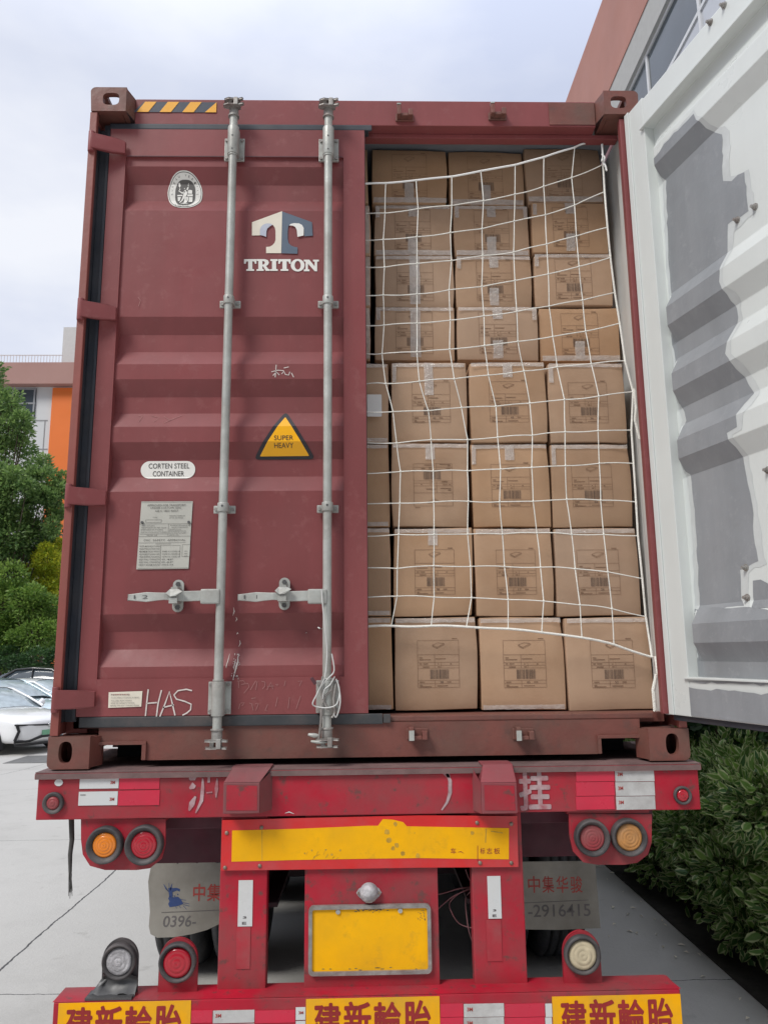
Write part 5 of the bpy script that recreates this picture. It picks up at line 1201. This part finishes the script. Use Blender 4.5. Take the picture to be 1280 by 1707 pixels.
for i, (x, y) in enumerate(spots):
    if i < 3:
        root = plant('variegated_shrub', names[i], 'shrub', (x, y, .05), bush_blobs(20+i), 4600, .062, 'leaf_variegated', GL, near=True, seedv=30+i, asp=.56, crown='foliage'); protos.append(root)
    else:
        s_ = protos[i % 3]; root = s_.copy(); COL.objects.link(root); root['label'] = names[i]; root.location = (x, y, .05)
        root.rotation_euler = (0, 0, i*1.3); root.scale = (1, 1, 1+.1*sin(i*2))
        for ch in list(s_.children):
            c = ch.copy(); COL.objects.link(c); c.parent = root
GB = 'tall dark bushes behind the variegated shrubs'
bp0 = None
for i, (x, y) in enumerate([(3.25, 1.5), (3.3, 2.6), (3.2, 3.7), (3.3, 4.8), (3.2, 6.0), (3.25, 7.3), (3.2, 8.8), (3.1, 10.4), (3.0, 12.2)]):
    lab = 'tall dark green bush, number %s from the front in the row against the building' % ('one', 'two', 'three', 'four', 'five', 'six', 'seven', 'eight', 'nine')[i]
    if bp0 is None:
        rr = random.Random(70); bb = [((rr.uniform(-.45, .45), rr.uniform(-.5, .5), .2+1.55*k/15), rr.uniform(.28, .42), .85) for k in range(16)]
        root = bp0 = plant('bush', lab, 'bush', (x, y, .05), [((b[0][0], b[0][1], b[0][2]*1.3), b[1], b[2]) for b in bb], 10000, .08, 'leaf_bush', GB, near=True, seedv=71, asp=.5, crown='foliage')
    else:
        root = bp0.copy(); COL.objects.link(root); root['label'] = lab; root.location = (x, y, .05); root.rotation_euler = (0, 0, i*2.1); root.scale = (1.1, 1.15, 1.35+.12*sin(i*1.7))
        for ch in list(bp0.children): c = ch.copy(); COL.objects.link(c); c.parent = root
p = at(1180, 1235, 4.6)
plant('young_shrub', 'bright green young shrub just below the opened door bottom corner', 'shrub', (p.x, 4.6, .05), [((0, 0, p.z-.02), .14, .8), ((-.08, .1, p.z-.2), .16, .9), ((.22, .1, p.z-.12), .13, .8), ((.1, 0, p.z-.35), .2, 1)], 900, .07, 'leaf_young', None, near=True, seedv=91, asp=.35, crown='foliage')

# fallen leaves by the hedge
mb = MB(); rs = random.Random(12)
for k in range(60):
    x, y = 2.0-abs(rs.gauss(0, .22)), rs.uniform(.3, 6); a = rs.uniform(0, 6.28); s_ = rs.uniform(.015, .03)
    mb.add([(x+s_*cos(a), y+s_*sin(a), .006), (x+s_*.4*cos(a+1.6), y+s_*.4*sin(a+1.6), .014), (x-s_*cos(a), y-s_*sin(a), .006), (x+s_*.4*cos(a-1.6), y+s_*.4*sin(a-1.6), .010)], [(0, 1, 2, 3)])
o = mb.build('leaf_litter', 'decal_cream'); tag(o, 'scattered dry leaves on the concrete beside the planting bed', 'leaf litter', kind='stuff')

# ================================================================== BUILDINGS
BX = 6.0
bd = empty('office_building', (BX, 8, 0), 'salmon and grey building with strip windows rising behind the opened white door', 'building')
mb = MB(); mb.box(BX+.35, BX+8, -6, 24, 0, 13.9); mb.build('wall', 'concrete_wall', bd)
mb = MB(); mb.box(BX, BX+8, -6, 24, 15.30, 17.85); mb.build('parapet', 'salmon', bd)
mb = MB(); mb.box(BX+.02, BX+8, -6, 23.98, 14.5, 15.2995); mb.box(BX+.02, BX+.34, -6, 23.98, 10.2, 10.6); mb.build('soffit_beam', 'soffit', bd)
for k in range(12):
    y0 = -5.8+k*2.45; wd = 2.45
    mb = MB(); x_ = BX+.10
    mb.box(x_, x_+.06, y0, y0+.09, 10.6, 14.5); mb.box(x_, x_+.06, y0+.09, y0+wd, 14.42, 14.5); mb.box(x_, x_+.06, y0+.09, y0+wd, 10.6, 10.68); mb.box(x_, x_+.06, y0+.09, y0+wd, 13.2, 13.28)
    mb.box(x_+.005, x_+.055, y0+1.25, y0+1.31, 10.68, 13.2)
    f = mb.build('window', 'frame_pale', bd)
    mb = MB(); mb.box(x_+.03, x_+.04, y0+.09, y0+1.25, 10.68, 13.2); mb.box(x_+.03, x_+.04, y0+1.31, y0+wd, 10.68, 13.2); mb.build('pane', 'glass_pale', f)
    mb = MB(); mb.box(x_+.032, x_+.04, y0+.09, y0+wd, 13.28, 14.42); mb.build('pane', 'glass_dark', f)
mb = MB(); mb.box(BX+.3, BX+.349, -6, 24, 10.6, 14.5); mb.build('window_backing', 'soffit', bd)
# far left building
YB = 40
lb = empty('factory_building', (-19, YB, -.4), 'white panelled building with an orange band and a brown roof fascia behind the trees', 'building')
def fb(px0, py0, px1, py1, y0, y1, Y=YB): a, b_, c, d = quad(px0, py0, px1, py1, Y); return a, b_, y0, y1, c, d
mb = MB(); a, b_, c, d = quad(-60, 645, 240, 1200, YB); mb.box(a, b_, YB, YB+12, -.4, d); mb.build('wall', 'white_panel', lb)
mb = MB(); mb.box(*fb(-60, 610, 250, 645, YB-.6, YB+12)); mb.build('fascia', 'fascia_far', lb)
mb = MB(); a, b_, c, d = quad(79, 646, 119, 900, YB-.12); mb.box(a, b_, YB-.12, YB-.001, -.4, d); mb.build('orange_panel', 'orange_panel', lb)
mb = MB()
for yy in (700, 748, 800): a, b_, c, d = quad(-60, yy, 79, yy+1.6, YB-.02); mb.box(a, b_, YB-.02, YB-.001, c, d)
for xx in (60, 20): a, b_, c, d = quad(xx, 700, xx+1.2, 1100, YB-.022); mb.box(a, b_, YB-.022, YB-.001, c, d)
mb.build('panel_joint', 'joint', lb)
a, b_, c, d = quad(-60, 647, 59, 698, YB-.05)
mb = MB(); zs = (c+d)/2
for z0, z1 in ((c, c+.12), (d-.1, d), (zs-.05, zs+.05)): mb.box(a, b_, YB-.08, YB-.051, z0, z1)
for k in range(4): x_ = b_-.12-k*1.25; mb.box(x_, x_+.1, YB-.09, YB-.081, c, d)
f = mb.build('window', 'frame_grey', lb); mb = MB(); mb.box(a, b_, YB-.05, YB-.01, c, d); mb.build('pane', 'glass_dark', f)
mb = MB(); zr0_, zr1_ = Wz(609, 50, YB+1), Wz(591, 50, YB+1); a, b_ = Wx(-60, 600, YB+1), Wx(104, 600, YB+1)
mb.box(a, b_, YB+1, YB+1.05, zr1_-.05, zr1_)
x_ = a
while x_ < b_: mb.box(x_, x_+.03, YB+1.01, YB+1.04, zr0_-.3, zr1_-.05); x_ += .18
mb.build('roof_railing', 'white_panel', lb)
mb = MB(); a, b_, c, d = quad(104, 545, 200, 612, YB+2); mb.box(a, b_, YB+2, YB+8, c-.5, d); mb.build('stair_house', 'concrete_wall', lb)

# ================================================================== CARS
def car(name, label, loc, head, paint, suv=0, detail=True, glass='car_glass_sky'):
    root = empty(name, loc, label, 'car', 'cars parked beyond the container'); H = .12*suv
    base = Vector(loc); Rm = Matrix.Rotation(head, 4, 'Z')
    def X(v): return base + (Rm @ Vector(v))
    # lower body: stations nose -> tail  (x, half width, z bottom, z shoulder, z centre)
    S = [(0.00, .52, .30, .62, .66), (-.06, .70, .24, .72, .76), (-.25, .83, .20, .80, .86), (-.7, .90, .20, .88, .95), (-1.25, .93, .20, .94, 1.00), (-2.0, .94, .20, .96, .97), (-3.2, .94, .20, 1.00, 1.01), (-4.0, .91, .24, 1.02, 1.05), (-4.45, .84, .28, .98, 1.02), (-4.6, .66, .36, .88, .90)]
    def sec(s_):
        x, hw, zb, zs, zc = s_; zs += H; zc += H
        return [(x, -hw*.85, zb), (x, -hw*.98, zb+.10), (x, -hw, (zb+zs)/2), (x, -hw*.99, zs-.10), (x, -hw*.90, zs), (x, -hw*.5, zc-.01), (x, 0, zc), (x, hw*.5, zc-.01), (x, hw*.90, zs), (x, hw*.99, zs-.10), (x, hw, (zb+zs)/2), (x, hw*.98, zb+.10), (x, hw*.85, zb)]
    mb = MB(); vs = []; 
    for s_ in S: vs += sec(s_)
    n = 13; fs = [(i*n+k, i*n+(k+1) % n, (i+1)*n+(k+1) % n, (i+1)*n+k) for i in range(len(S)-1) for k in range(n)]+[tuple(range(n)), tuple(range(len(vs)-1, len(vs)-n-1, -1))]
    mb.add(vs, fs, True); mb.xf(X); bo = mb.build('body', paint, root); md = bo.modifiers.new('s', 'SUBSURF'); md.levels = md.render_levels = 2
    G = [(-1.30, .78, .98, .98), (-1.75, .72, .98, 1.22), (-2.15, .66, .98, 1.40), (-2.8, .64, .98, 1.45), (-3.4, .63, .98, 1.41), (-3.9, .68, 1.0, 1.22), (-4.2, .74, 1.0, 1.03)]
    gl = MB(); rf = MB(); vs = []; 
    for x, hw, zb, zt_ in G:
        zt_ += H*1.6; vs += [(x, -.84+.02, .96+H), (x, -hw-.06*(zt_ < 1.3), zt_-.06), (x, -hw*.7, zt_), (x, 0, zt_+.01), (x, hw*.7, zt_), (x, hw+.06*(zt_ < 1.3), zt_-.06), (x, .82, .96+H)]
    gl.add(vs, [(i*7+k, i*7+k+1, (i+1)*7+k+1, (i+1)*7+k) for i in range(len(G)-1) for k in range(6)], True); gl.xf(X); go = gl.build('window', glass, root)
    r2 = [p for i in (2, 3, 4) for p in vs[i*7+1:i*7+6]]
    r2 = [(x, y*1.01, z+.012) for x, y, z in r2]; rf.add(r2, [(i*5+k, i*5+k+1, (i+1)*5+k+1, (i+1)*5+k) for i in range(2) for k in range(4)], True)
    for sg in (1, -1):
        k = 6 if sg > 0 else 0; kk = 5 if sg > 0 else 1
        rf.tube([(-1.22, sg*.80, .97+H), (-1.72, sg*.77, 1.17+H*1.3), (-2.16, sg*.66, 1.36+H*1.6), (-2.8, sg*.65, 1.405+H*1.6), (-3.4, sg*.64, 1.36+H*1.6), (-4.15, sg*.78, 1.02+H)], [.035, .03, .035, .035, .035, .05], 6)
        rf.tube([(-2.75, sg*.83, .98+H), (-2.8, sg*.66, 1.40+H*1.6)], .025, 5)
    rf.xf(X); rf.build('roof', paint, root)
    for sg in (1, -1):
        mb = MB(); mb.tube([(-1.5, sg*.86, 1.0+H), (-1.52, sg*1.02, 1.05+H), (-1.54, sg*1.08, 1.05+H)], [.03, .09, .05], 8); mb.xf(X); mb.build('mirror', paint, root)
    for x in (-.85, -3.65):
        for sg in (1, -1):
            r = .34; mb = MB(); cx = Vector((x, sg*.82, r)); pr = [(.18, -.10), (.30, -.11), (r, -.08), (r, .08), (.30, .11), (.18, .10)]
            vs = []; m_ = 26
            for rr_, h in pr: vs += [(cx.x+rr_*cos(2*pi*k/m_), cx.y+h, cx.z+rr_*sin(2*pi*k/m_)) for k in range(m_)]
            mb.add(vs, [(i*m_+k, i*m_+(k+1) % m_, (i+1)*m_+(k+1) % m_, (i+1)*m_+k) for i in range(5) for k in range(m_)], True); mb.xf(X); w_ = mb.build('wheel', 'tyre', root)
            mb = MB(); vs = [(cx.x+.19*cos(2*pi*k/m_), cx.y+sg*.1, cx.z+.19*sin(2*pi*k/m_)) for k in range(m_)]; mb.add(vs, [tuple(range(m_))]); mb.xf(X); mb.build('rim', 'rim', w_)
    def strip(pts, w_, nm, mn, off=0):
        mb = MB(); mb.tube(pts, w_, 6); mb.xf(X); mb.build(nm, mn, root)
    if detail == 1:
        strip([(-.17, -.80, .66), (-.075, -.69, .655), (-.01, -.3, .635), (.0, 0, .62)], .020, 'grille', 'car_trim'); strip([(-.17, .80, .66), (-.075, .69, .655), (-.01, .3, .635), (.0, 0, .62)], .020, 'grille', 'car_trim')
        for sg in (1, -1): strip([(-.14, sg*.77, .67), (-.10, sg*.73, .52), (-.13, sg*.80, .32)], .035, 'headlight', 'car_trim')
        strip([(-.14, -.80, .30), (-.05, -.5, .30), (.0, -.2, .38), (.0, .2, .38), (-.05, .5, .30), (-.14, .80, .30)], .035, 'lower_grille', 'car_trim')
        strip([(-.12, -.80, .235), (-.03, -.4, .23), (.01, 0, .235), (-.03, .4, .23), (-.12, .80, .235)], .03, 'splitter', 'car_trim')
        mb = MB(); mb.box(.0, .02, -.20, .20, .40, .51); mb.xf(X); mb.build('licence_plate', 'plate_green', root, bevel=.004)
        mb = MB(); mb.lathe((.0, 0, .62), [(.05, .012), (.05, .025), (.03, .03), (.0001, .03)], 20, 'x'); mb.xf(X); mb.build('badge', 'chrome', root)
    else:
        mb = MB(); mb.box(-.10, .01, -.45, .45, .52+H, .70+H); mb.xf(X); mb.build('grille', 'car_trim', root, bevel=.02)
        for k in range(7): 
            pass
        for sg in (1, -1):
            mb = MB(); mb.box(-.30, -.03, sg*.72-.14, sg*.72+.14, .60+H, .72+H); mb.xf(X); mb.build('headlight', 'chrome', root, bevel=.03)
    return root
def gpos(px, py, D):           # ground spot under a photo pixel column at distance D
    p = at(px, py, D); return p.x, p.y
def put(name_px, py, Y): return at(name_px, py, Y).x
car('parked_car', 'white parked car nearest the container, its nose and green number plate showing', (put(82, 1222, 15.4), 15.4, -.35), R(-28), 'car_white')
car('parked_car', 'pale blue grey parked car with its windscreen showing, second from the front', (put(108, 1172, 17.6), 17.6, -.35), R(-24), 'car_blue', suv=.7, detail=2)
car('parked_car', 'white parked car behind the pale blue one, roof and side window showing', (put(190, 1172, 20.6), 20.6, -.35), R(-8), 'car_white', suv=.3, detail=2)
car('parked_car', 'black parked car at the back, only its roofline showing', (put(205, 1172, 23.2), 23.2, -.35), R(-6), 'car_black', suv=2.0, detail=2, glass='glass_dark')
